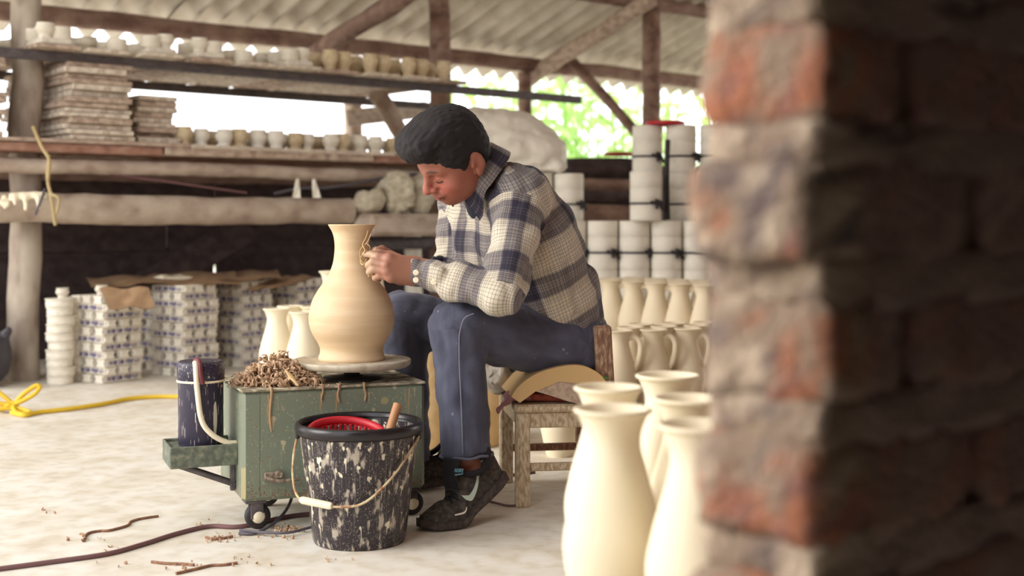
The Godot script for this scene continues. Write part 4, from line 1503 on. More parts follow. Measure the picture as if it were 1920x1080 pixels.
# ---------------------------------------------------------------- the potter's wheel
func wheel():
	var o := thing("pottery_wheel", "green steel electric pottery wheel on casters with a dark motor on its side bracket", "pottery wheel", Vector3(-0.478, 0, -3.205), 0.388)
	var green := rgb8(126, 134, 116)
	var im := splash_image(512, 320, green, rgb8(196, 182, 148), 900, 14, 46, 21)
	var r := RandomNumberGenerator.new()
	r.seed = 3
	for i in 500:   # rust along the foot and in specks
		var y := 320 - absf(r.randfn(0.0, 16.0))
		blot(im, r.randf_range(0, 512), y, r.randf_range(0.5, 3.0), green.lerp(rgb8(128, 74, 44), r.randf_range(0.3, 0.9)))
	for i in 120:
		blot(im, r.randf_range(0, 512), r.randf_range(0, 320), r.randf_range(0.5, 2.5), green.lerp(rgb8(150, 84, 48), r.randf_range(0.3, 0.8)))
	for k in [[60, 90.0], [210, 60.0], [255, 70.0], [470, 80.0]]:
		for j in int(k[1]): im.fill_rect(Rect2i(k[0] + int(1.5 * sin(j * 0.1)), j, 5 if j < k[1] * 0.7 else 3, 1), rgb8(178, 146, 108))
	blot(im, 400, 36, 12, rgb8(168, 158, 118))
	im.fill_rect(Rect2i(38, 0, 2, 320), green.darkened(0.3))
	var paint := image_mat(im, 0.55)
	var mono := mottled([rgb8(88, 94, 82), rgb8(112, 118, 102), rgb8(150, 142, 116)], [0.25, 0.6, 0.9], 0.03, Vector3(5, 5, 5), 0.6, 0.0, 70)
	var g := G.new()
	g.box(Vector3(0, 0.1985, 0), Vector3(0.449, 0.257, 0.30), 0.009)
	part(o, "cabinet", g.mesh(), paint)
	g = G.new()
	g.box(Vector3(0, 0.3295, 0), Vector3(0.452, 0.006, 0.303), 0.003)
	part(o, "top_plate", g.mesh(), mottled([rgb8(120, 112, 92), rgb8(176, 166, 142), rgb8(214, 204, 180)], [0.25, 0.5, 0.75], 0.02, Vector3(4, 4, 4), 0.9, 0.2, 71))
	# drive
	var blackm := plain_mat(rgb8(38, 33, 34), 0.5)
	g = G.new()
	g.lathe([Vector2(0, 0.333), Vector2(0.075, 0.333), Vector2(0.072, 0.338), Vector2(0.03, 0.342), Vector2(0.03, 0.342), Vector2(0.02, 0.345), Vector2(0.02, 0.366), Vector2(0.0, 0.366)], 28, Transform3D(Basis(), Vector3(0.07, 0, 0.033)))
	part(o, "drive_shaft", g.mesh(), blackm)
	var disc := mottled([rgb8(176, 164, 144), rgb8(206, 196, 176)], [0.3, 0.7], 0.02, Vector3(5, 5, 5), 0.6, 0.0, 72)
	g = G.new()
	g.lathe([Vector2(0, 0.364), Vector2(0.138, 0.364), Vector2(0.146, 0.369), Vector2(0.148, 0.376), Vector2(0.148, 0.380), Vector2(0.146, 0.382), Vector2(0.146, 0.382), Vector2(0.132, 0.3815), Vector2(0.132, 0.3815), Vector2(0.13, 0.3805), Vector2(0, 0.3805)], 72, Transform3D(Basis(), Vector3(0.07, 0, 0.033)))
	part(o, "wheel_head", g.mesh(), disc)
	# side bracket and motor
	g = G.new()
	g.box(Vector3(-0.302, 0.175, -0.04), Vector3(0.155, 0.05, 0.006), 0.002)
	g.box(Vector3(-0.302, 0.175, 0.095), Vector3(0.155, 0.05, 0.006), 0.002)
	g.box(Vector3(-0.378, 0.175, 0.0275), Vector3(0.006, 0.05, 0.14), 0.002)
	g.box(Vector3(-0.302, 0.19, 0.0275), Vector3(0.15, 0.006, 0.134), 0.002)
	var br := part(o, "motor_bracket", g.mesh(), mono)
	g = G.new()
	g.tube([Vector3(-0.36, 0.155, 0.07), Vector3(-0.222, 0.098, 0.07)], 0.008, 4)
	g.box(Vector3(-0.232, 0.12, 0.07), Vector3(0.012, 0.07, 0.012), 0.002)
	part(br, "brace", g.mesh(), M.steel)
	var mi := splash_image(512, 384, rgb8(42, 36, 58), rgb8(220, 210, 194), 2600, 8, 14, 31)
	var motor := image_mat(mi, 0.4)
	g = G.new()
	g.lathe([Vector2(0, 0.1935), Vector2(0.052, 0.1935), Vector2(0.052, 0.1935), Vector2(0.053, 0.197), Vector2(0.053, 0.345), Vector2(0.053, 0.345), Vector2(0.056, 0.349), Vector2(0.056, 0.385), Vector2(0.053, 0.391), Vector2(0.05, 0.393), Vector2(0.05, 0.393), Vector2(0.02, 0.395), Vector2(0, 0.395)], 40, Transform3D(Basis(), Vector3(-0.30, 0, 0.0275)))
	var mo := part(o, "motor", g.mesh(), motor)
	g = G.new()
	g.lathe([Vector2(0.053, 0.343), Vector2(0.0565, 0.3435), Vector2(0.057, 0.347), Vector2(0.055, 0.35)], 40, Transform3D(Basis(), Vector3(-0.30, 0, 0.0275)))
	part(mo, "pale_ring", g.mesh(), M.cream)
	g = G.new()
	g.tube(curve([Vector3(-0.32, 0.392, 0.07), Vector3(-0.321, 0.385, 0.088), Vector3(-0.318, 0.33, 0.094), Vector3(-0.308, 0.26, 0.094), Vector3(-0.284, 0.225, 0.094), Vector3(-0.25, 0.204, 0.09), Vector3(-0.227, 0.2, 0.084)], 5), 0.0065, 9)
	part(mo, "pale_cable", g.mesh(), M.cream)
	g = G.new()
	g.tube(curve([Vector3(-0.315, 0.396, 0.04), Vector3(-0.312, 0.396, 0.08), Vector3(-0.311, 0.37, 0.094), Vector3(-0.306, 0.345, 0.094)], 5), 0.006, 8)
	part(mo, "red_lead", g.mesh(), plain_mat(rgb8(112, 50, 58), 0.5))
	# latch
	g = G.new()
	g.box(Vector3(-0.155, 0.128, 0.153), Vector3(0.036, 0.02, 0.008), 0.003)
	g.tube([Vector3(-0.172, 0.128, 0.158), Vector3(-0.15, 0.118, 0.166), Vector3(-0.09, 0.118, 0.166)], [0.006, 0.005, 0.003], 7)
	g.tube([Vector3(-0.14, 0.133, 0.15), Vector3(-0.14, 0.133, 0.168)], 0.008, 10)
	part(o, "latch", g.mesh(), mottled([rgb8(110, 90, 76), rgb8(170, 156, 136)], [0.3, 0.7], 0.03, Vector3(9, 9, 9), 0.6))
	# casters
	for sx in [-1, 1]:
		for sz in [-1, 1]:
			var at0 := Vector3(sx * 0.19 if sz > 0 else sx * 0.12, 0, sz * 0.118)
			g = G.new()
			g.box(at0 + Vector3(0, 0.067, 0), Vector3(0.05, 0.006, 0.05), 0.002)
			for e in [-1, 1]:
				g.box(at0 + Vector3(0.004, 0.047, e * 0.016), Vector3(0.03, 0.042, 0.003), 0.001)
			var ca := part(o, "caster", g.mesh(), M.steel)
			g = G.new()
			g.lathe([Vector2(0, -0.012), Vector2(0.02, -0.012), Vector2(0.02, -0.012), Vector2(0.028, -0.011), Vector2(0.03, -0.007), Vector2(0.03, 0.007), Vector2(0.028, 0.011), Vector2(0.02, 0.012), Vector2(0.02, 0.012), Vector2(0, 0.012)], 28, Transform3D(Basis(Vector3.RIGHT, PI / 2), at0 + Vector3(0.008, 0.0305, 0)))
			part(ca, "caster_wheel", g.mesh(), M.rubber)
			g = G.new()
			g.lathe([Vector2(0, -0.019), Vector2(0.012, -0.019), Vector2(0.016, -0.0125), Vector2(0.016, 0.0125), Vector2(0.012, 0.019), Vector2(0, 0.019)], 20, Transform3D(Basis(Vector3.RIGHT, PI / 2), at0 + Vector3(0.008, 0.0305, 0)))
			part(ca, "hub", g.mesh(), M.cream)
	# strands of wet clay that hang over the front edge
	for s in [[-0.158, 0.12], [-0.035, 0.045], [0.005, 0.05], [0.07, 0.05]]:
		g = G.new()
		var pts := []
		for i in 9: pts.append(Vector3(s[0] + 0.002 * sin(i * 0.9 + s[0] * 40.0), 0.336 - s[1] * maxf(0.0, i - 1.0) / 8.0, 0.135 + (0.02 if i > 0 else 0.0)))
		g.tube(pts, [0.002, 0.0036, 0.003, 0.0026, 0.0024, 0.0026, 0.0028, 0.003, 0.0012], 7, true, 0.6)
		part(o, "clay_drip", g.mesh(), plain_mat(rgb8(178, 146, 110), 0.8))

func curl(g: G, p: Vector3, d: Vector3, rad: float, turns: float, w: float, r: RandomNumberGenerator):
	var x := d.cross(Vector3(0.31, 0.9, 0.2)).normalized()
	var y := d.cross(x)
	var pts := []
	var n := int(10 + turns * 9)
	var grow := r.randf_range(0.4, 1.4)
	for i in n:
		var f := float(i) / (n - 1)
		var a := f * turns * TAU
		pts.append(p + (x * cos(a) + y * sin(a)) * rad * lerpf(1.0, grow, f) + d * (f - 0.5) * rad * 2.0 * turns)
	g.tube(pts, w, 5, true, 0.35)

func vase_and_clay():
	var disc := Vector3(-0.478, 0, -3.205) + Basis(Vector3.UP, 0.388) * Vector3(0.07, 0, 0.033)
	var g := G.new()
	var px := [[0.3805, 0.082], [0.386, 0.083], [0.397, 0.0795], [0.41, 0.079], [0.425, 0.085], [0.445, 0.097], [0.465, 0.1045], [0.485, 0.107], [0.505, 0.1045], [0.53, 0.0975], [0.555, 0.084], [0.575, 0.069], [0.595, 0.057], [0.62, 0.0475], [0.645, 0.0435], [0.665, 0.0425], [0.685, 0.0445], [0.7, 0.049], [0.71, 0.0545], [0.7165, 0.0585]]
	var pts := []
	for p in px: pts.append(Vector2(p[1], p[0] - 0.3805))
	var prof := [Vector2(0, 0), Vector2(0.082, 0)]
	var fine := curve2(pts, 8)
	for i in fine.size(): prof.append(fine[i] + Vector2(0.00010 * sin(i * 2.1), 0))
	prof.append_array([Vector2(0.0585, 0.3375), Vector2(0.057, 0.3385), Vector2(0.0555, 0.3375), Vector2(0.047, 0.32), Vector2(0.039, 0.3), Vector2(0.038, 0.27), Vector2(0.05, 0.22), Vector2(0.095, 0.12), Vector2(0.09, 0.06), Vector2(0.06, 0.012), Vector2(0, 0.01)])
	g.lathe(prof, 96)
	solo("clay_vase", g.mesh(), mottled([rgb8(214, 184, 146), rgb8(223, 196, 160)], [0.3, 0.7], 0.01, Vector3(1.5, 9, 1.5), 0.62, 0.0, 80), "large pale tan long-necked vase with flared rim standing on the wheel head", "vase", Transform3D(Basis(), Vector3(disc.x, 0.3808, disc.z)))
	# trimmings heaped on the wheel's top plate
	var r := RandomNumberGenerator.new()
	r.seed = 77
	var base := Vector3(-0.478, 0.3325, -3.205) + Basis(Vector3.UP, 0.388) * Vector3(-0.125, 0, 0.068)
	g = G.new()
	g.colored = true
	for i in 420:
		var a := r.randf_range(0, TAU)
		var q := sqrt(r.randf()) * 1.0
		var top := 0.082 * pow(1.0 - q, 0.8) + 0.006
		var p := base + Vector3(cos(a) * q * 0.105, r.randf_range(0.006, top), sin(a) * q * 0.062)
		var d := Vector3(r.randf_range(-1, 1), r.randf_range(-0.7, 0.7), r.randf_range(-1, 1)).normalized()
		g.tint = Color(0.54, 0.35, 0.21).lerp(Color(0.68, 0.50, 0.33), r.randf()).lerp(Color(0.34, 0.2, 0.13), r.randf() * 0.5)
		curl(g, p, d, r.randf_range(0.003, 0.009), r.randf_range(0.6, 2.2), r.randf_range(0.002, 0.0048), r)
	for i in 26:
		var a := r.randf_range(0, TAU)
		var q := sqrt(r.randf()) * 0.8
		var p := base + Vector3(cos(a) * q * 0.095, 0.075 * (1.0 - q) + 0.008, sin(a) * q * 0.055)
		var d := Vector3(r.randf_range(-1, 1), r.randf_range(-0.4, 0.6), r.randf_range(-1, 1)).normalized() * 0.012
		g.tint = Color(0.62, 0.43, 0.27).lerp(Color(0.72, 0.55, 0.38), r.randf())
		g.tube([p - d, p - d * 0.4, p + d * 0.4 + Vector3(0, 0.003, 0), p + d], [0.003, 0.011, 0.012, 0.004], 7, true, 0.3)
	for i in 60:
		var p := base + Vector3(r.randf_range(-0.13, 0.16), 0.004, r.randf_range(-0.07, 0.075))
		g.tint = Color(0.45, 0.28, 0.17).lerp(Color(0.3, 0.18, 0.12), r.randf())
		curl(g, p, Vector3(r.randf_range(-1, 1), 0.05, r.randf_range(-1, 1)).normalized(), r.randf_range(0.002, 0.004), r.randf_range(0.5, 1.5), 0.0016, r)
	solo("clay_trimmings", g.mesh(), M.painted, "heap of curled brown clay trimmings on the left of the wheel's top", "clay trimmings", Transform3D(), "", "stuff")
	# one larger piece lying on the heap
	g = G.new()
	g.tube([base + Vector3(0.03, 0.04, 0.05), base + Vector3(0.045, 0.026, 0.065), base + Vector3(0.065, 0.006, 0.078)], [0.003, 0.008, 0.002], 8, true, 0.5)
	solo("clay_shard", g.mesh(), M.tanclay, "pale pointed clay shard at the foot of the trimmings heap", "clay")
	# shavings that come off under the tool
	g = G.new()
	for s in [[[686, 432], [682, 446], [676, 458], [680, 470], [674, 480], [672, 492], [677, 496], [684, 486]], [[692, 438], [686, 452], [679, 462], [685, 472], [690, 478]], [[676, 462], [671, 472], [673, 488], [680, 494], [690, 498]], [[690, 482], [693, 498], [690, 508], [687, 519]], [[683, 456], [690, 463], [688, 472], [681, 479], [676, 474]]]:
		var p := []
		for q in s: p.append(at(q[0] + 4, q[1], 3.12 + 0.006 * sin(q[1])))
		g.tube(curve(p, 5), 0.0021, 6, true, 0.5)
	solo("clay_shaving", g.mesh(), M.tanclay, "thin curling ribbons of clay coming off the vase's neck at the potter's fingertips", "clay shaving")

# ---------------------------------------------------------------- bucket
func bucket():
	var at0 := ground(674, 2.915)
	var o := thing("plastic_bucket", "black plastic bucket streaked with cream slip, in front of the wheel", "bucket", at0)
	var im := splash_image(1024, 512, rgb8(42, 35, 42), rgb8(232, 222, 196), 5000, 0, 260, 44)
	var nz := FastNoiseLite.new()
	nz.frequency = 0.014
	nz.fractal_octaves = 5
	nz.seed = 12
	for y in range(0, 512, 2):
		for x in range(0, 1024, 2):
			var k := nz.get_noise_2d(x, y * 0.55)
			if k > 0.16: im.fill_rect(Rect2i(x, y, 2, 2), im.get_pixel(x, y).lerp(rgb8(214, 202, 180), clampf((k - 0.16) * 3.2, 0.0, 0.75)))
	var rr := RandomNumberGenerator.new()
	rr.seed = 45
	for i in 70:
		var x := rr.randf_range(0, 1024)
		var y := absf(rr.randfn(0.0, 190.0))
		var q := rr.randf_range(3.0, 13.0)
		var ink := rgb8(236, 226, 198).darkened(rr.randf_range(0.0, 0.15))
		for j in 5: blot(im, x + rr.randf_range(-q, q), y + rr.randf_range(-q, q) * 0.8, q * rr.randf_range(0.4, 0.9), ink)
		for j in int(rr.randf_range(0, 70)): blot(im, x + rr.randf_range(-0.8, 0.8), y + j, maxf(1.0, q * 0.35 * (1.0 - j / 90.0)), ink)
	var m := image_mat(im, 0.35)
	m.uv1_scale = Vector3(2.0, 1, 1)
	var g := G.new()
	g.lathe([Vector2(0, 0.004), Vector2(0.098, 0.004), Vector2(0.101, 0.0), Vector2(0.104, 0.004), Vector2(0.106, 0.012), Vector2(0.136, 0.255), Vector2(0.136, 0.255), Vector2(0.1335, 0.255), Vector2(0.103, 0.014), Vector2(0, 0.01)], 64)
	# the outer wall takes most of the picture's height
	for i in g.uv.size(): g.uv[i].y = 1.0 - clampf(g.v[i].y / 0.262, 0.0, 1.0)
	part(o, "bucket_wall", g.mesh(), m)
	g = G.new()
	g.lathe([Vector2(0.1335, 0.25), Vector2(0.14, 0.246), Vector2(0.1445, 0.252), Vector2(0.146, 0.262), Vector2(0.144, 0.27), Vector2(0.139, 0.273), Vector2(0.134, 0.27), Vector2(0.132, 0.262)], 72)
	part(o, "rim", g.mesh(), plain_mat(rgb8(34, 29, 33), 0.3))
	g = G.new()
	var pts := []
	for p in [Vector3(-0.139, 0.24, 0.015), Vector3(-0.144, 0.2, 0.035), Vector3(-0.141, 0.155, 0.062), Vector3(-0.125, 0.118, 0.09), Vector3(-0.085, 0.106, 0.112), Vector3(-0.02, 0.104, 0.128), Vector3(0.03, 0.116, 0.132), Vector3(0.085, 0.165, 0.108), Vector3(0.125, 0.22, 0.055), Vector3(0.139, 0.244, 0.012)]: pts.append(p)
	g.tube(curve(pts, 5), 0.0028, 8)
	var h := part(o, "wire_handle", g.mesh(), mottled([rgb8(150, 84, 54), rgb8(206, 190, 150)], [0.35, 0.5], 0.02, Vector3(6, 6, 6), 0.7))
	g = G.new()
	g.tube([Vector3(-0.118, 0.113, 0.094), Vector3(-0.114, 0.112, 0.097), Vector3(-0.05, 0.105, 0.122), Vector3(-0.045, 0.105, 0.124)], [0.006, 0.0085, 0.0085, 0.006], 12)
	part(h, "hand_grip", g.mesh(), M.cream)
	for sx in [-1, 1]:
		g = G.new()
		g.box(Vector3(sx * 0.1385, 0.243, 0.012), Vector3(0.008, 0.02, 0.02), 0.003)
		part(o, "handle_lug", g.mesh(), plain_mat(rgb8(34, 29, 33), 0.3))
	# red colander inside
	var cpos := at0 + Vector3(-0.032, 0.222, -0.012)
	var c := thing("red_colander", "red plastic colander with a row of slots, sunk in the black bucket", "colander", cpos)
	c.rotation = Vector3(0.2, 0, -0.1)
	g = G.new()
	g.lathe([Vector2(0.078, 0.012), Vector2(0.084, 0.015), Vector2(0.09, 0.018), Vector2(0.092, 0.024), Vector2(0.088, 0.029), Vector2(0.081, 0.026), Vector2(0.077, 0.012), Vector2(0.078, 0.012)], 64)
	part(c, "rim", g.mesh(), M.red)
	g = G.new()
	for k in 40:
		var a := TAU * k / 40.0
		var b := Basis(Vector3.UP, a)
		g.box(b * Vector3(0.0755, 0.002, 0), Vector3(0.003, 0.024, 0.006), 0.001, b)
	part(c, "slotted_band", g.mesh(), M.red)
	g = G.new()
	g.lathe([Vector2(0.0765, -0.008), Vector2(0.068, -0.045), Vector2(0.05, -0.058), Vector2(0, -0.06), Vector2(0, -0.057), Vector2(0.049, -0.055), Vector2(0.065, -0.044), Vector2(0.0735, -0.008), Vector2(0.0765, -0.008)], 64)
	part(c, "bowl", g.mesh(), M.red)
	solo("wooden_stick", log_mesh(at(746, 758, 2.95), at0 + Vector3(0.03, 0.10, 0.06), 0.0105, 0.0095, 66, 0.02, 12), plain_mat(rgb8(186, 136, 96), 0.6), "round wooden stick standing in the bucket, its end above the rim", "stick")

# ---------------------------------------------------------------- what lies on the floor
func floor_things():
	var f := func(a: Array, h: float) -> Array:
		var out := []
		for p in a: out.append(on_floor(p[0], p[1], h))
		return out
	solo("power_cord", tube_of(curve(f.call([[-60, 1080], [0, 1071], [90, 1059], [200, 1043], [270, 1024], [330, 1005], [390, 991], [440, 992], [480, 986], [530, 974], [580, 968], [640, 969], [700, 975]], 0.005), 6), 0.0055), M.maroon, "dusty maroon power cord winding across the floor to the wheel", "cord")
	var gc: Array = curve([at(548, 914, 3.1), on_floor(551, 935, 0.06), on_floor(545, 962, 0.03), on_floor(520, 985, 0.012), on_floor(480, 1003, 0.005), on_floor(448, 1004, 0.005)], 6)
	solo("grey_cable", tube_of(gc, 0.004), M.graycord, "grey cable hanging from under the wheel down to the floor", "cable")
	solo("grey_cable", tube_of(curve(f.call([[450, 1001], [500, 1006], [540, 1006], [575, 998], [600, 990]], 0.009), 6), 0.0035), M.graycord, "grey cable loop on the floor beside the bucket's left side", "cable")
	var strands := [
		[[[156, 1017], [164, 1003], [186, 998], [205, 997], [238, 988], [246, 980], [268, 974], [297, 970]], "long thin brown clay strand on the floor left of the wheel"],
		[[[284, 1056], [310, 1059], [340, 1060], [364, 1062]], "clay strand at the bottom edge, the left of two"],
		[[[330, 1078], [365, 1070], [395, 1063], [418, 1062], [445, 1058]], "clay strand at the bottom edge, the right of two"],
		[[[386, 1010], [400, 1013], [415, 1012], [436, 1008]], "short crumbly clay strand in front of the caster"]]
	for s in strands: solo("clay_strand", tube_of(curve(f.call(s[0], 0.003), 5), 0.0032, 6), mottled([rgb8(120, 86, 70), rgb8(170, 124, 92)], [0.3, 0.7], 0.03, Vector3(9, 9, 9)), s[1], "clay strand")
	# crumbs
	var r := RandomNumberGenerator.new()
	r.seed = 15
	var g := G.new()
	g.colored = true
	for c in [[545, 994, 40], [410, 1011, 22], [225, 1060, 3], [160, 1012, 10], [470, 1060, 5], [470, 1052, 3], [390, 983, 4], [900, 905, 4], [520, 1010, 8], [200, 1030, 5], [80, 960, 4], [350, 1065, 8], [620, 1050, 6]]:
		for k in int(c[2]):
			var p := on_floor(c[0] + r.randfn(0, 18), minf(1078, c[1] + r.randfn(0, 4)), 0.004)
			g.tint = Color(0.42, 0.24, 0.14).lerp(Color(0.62, 0.42, 0.26), r.randf())
			curl(g, p, Vector3(r.randf_range(-1, 1), 0.1, r.randf_range(-1, 1)).normalized(), r.randf_range(0.001, 0.0035), r.randf_range(0.5, 1.4), r.randf_range(0.001, 0.003), r)
	solo("clay_crumbs", g.mesh(), M.painted, "scattered crumbs of trimmed clay on the floor round the bucket and wheel", "clay crumbs", Transform3D(), "", "stuff")
	solo("floor_cord", tube_of(curve(f.call([[912, 942], [930, 946], [952, 951], [975, 950]], 0.004), 5), 0.003), M.maroon, "thin dark cord on the floor beside the stool's near leg", "cord")
	solo("floor_cord", tube_of(curve(f.call([[930, 905], [960, 893], [985, 890], [1003, 888]], 0.004), 5), 0.004), M.maroon, "short brown cord on the floor under the stool", "cord")
	# yellow rope with a bow
	var y := thing("yellow_rope", "bright yellow rope on the floor at the far left, knotted in a bow", "rope", Vector3.ZERO)
	part(y, "line", tube_of(curve(f.call([[22, 778], [45, 783], [75, 777], [130, 771], [190, 762], [240, 752], [290, 748], [340, 748], [400, 752]], 0.009), 6), 0.0085), M.yellow)
	var k0 := on_floor(26, 774, 0.03)
	var b := func(pts: Array) -> ArrayMesh:
		var out := []
		for p in pts: out.append(k0 + Vector3(p[0], p[1], p[2]))
		return tube_of(curve(out, 6), 0.009)
	part(y, "bow_loop", b.call([[0, 0, 0], [0.03, 0.035, 0], [0.075, 0.07, -0.02], [0.09, 0.062, -0.02], [0.07, 0.035, 0], [0.0, 0.0, 0.01]]), M.yellow)
	part(y, "bow_loop", b.call([[0, 0, 0], [-0.035, 0.03, 0], [-0.08, 0.062, 0.0], [-0.11, 0.055, 0.02], [-0.08, 0.02, 0.03], [0, 0, 0.01]]), M.yellow)
	part(y, "loose_loop", b.call([[0, 0, 0.01], [0.03, -0.018, 0.06], [0.075, -0.02, 0.1], [0.085, -0.021, 0.06], [0.03, -0.012, 0.02], [-0.03, -0.01, 0.02], [-0.09, -0.021, 0.05], [-0.14, -0.021, 0.1]]), M.yellow)
	part(y, "tail", b.call([[0, 0, 0.01], [-0.02, 0.0, 0.02], [-0.06, -0.02, -0.02], [-0.12, -0.021, -0.03]]), M.yellow)
	var kn := SphereMesh.new()
	kn.radius = 0.019
	kn.height = 0.034
	part(y, "knot", kn, M.yellow, Transform3D(Basis(), k0))

# ---------------------------------------------------------------- the potter
func plaid() -> StandardMaterial3D:
	var n := 256
	var im := Image.create(n, n, false, Image.FORMAT_RGB8)
	var band := PackedFloat32Array()
	band.resize(n)
	for i in n:
		var f := i / float(n)
		var e := absf(f - 0.5)
		var v := 0.8 * (1.0 - smoothstep(0.15, 0.23, e))
		for c in [0.03, 0.1, 0.17, 0.215, 0.25, 0.29, 0.33, 0.37, 0.41, 0.59, 0.63, 0.67, 0.71, 0.75, 0.785, 0.83, 0.9, 0.97]:
			if absf(f - c) < 0.008: v += 0.34
		for c in [0.0, 0.05, 0.09, 0.13]:
			if absf(e - c) < 0.007: v -= 0.28
		band[i] = clampf(v, 0.0, 1.0)
	var pale := rgb8(208, 197, 176)
	var dark := rgb8(42, 38, 54)
	for y in n:
		for x in n:
			var w := 0.5 + (0.14 if (x + y) % 4 < 2 else -0.14)
			var k := band[x] * w + band[y] * (1.0 - w)
			im.set_pixel(x, y, pale.lerp(dark, clampf(k * 1.25, 0.0, 1.0)))
	var m := image_mat(im, 0.95)
	m.rim_enabled = true
	m.rim = 0.25
	m.rim_tint = 0.5
	return m

func denim() -> StandardMaterial3D:
	var n := 512
	var im := Image.create(n, n, false, Image.FORMAT_RGB8)
	var nz := FastNoiseLite.new()
	nz.frequency = 0.012
	nz.seed = 8
	var r := RandomNumberGenerator.new()
	r.seed = 5
	var a := rgb8(62, 63, 80)
	var b := rgb8(102, 105, 124)
	for y in n:
		for x in n:
			var k := 0.35 + 0.5 * nz.get_noise_2d(x * 1.6, y * 0.5) + r.randf_range(-0.08, 0.08)
			im.set_pixel(x, y, a.lerp(b, clampf(k, 0.0, 1.0)))
	for i in 45:
		blot(im, r.randf_range(0, n), r.randf_range(0, n), r.randf_range(1.0, 4.0), b.lerp(rgb8(176, 168, 156), r.randf_range(0.05, 0.35)))
	var m := image_mat(im, 0.95)
	m.rim_enabled = true
	m.rim = 0.2
	return m

func seam_frame(o: Vector3, e: Vector3, away: Vector3, r: float) -> Array:
	var ax := (e - o).normalized()
	var rx := (-away - ax * ax.dot(-away)).normalized()
	return [o, ax, rx, r]

func folds(freq: float, sd: int) -> FastNoiseLite:
	var f := FastNoiseLite.new()
	f.frequency = freq
	f.seed = sd
	f.fractal_type = FastNoiseLite.FRACTAL_RIDGED
	f.fractal_octaves = 2
	return f

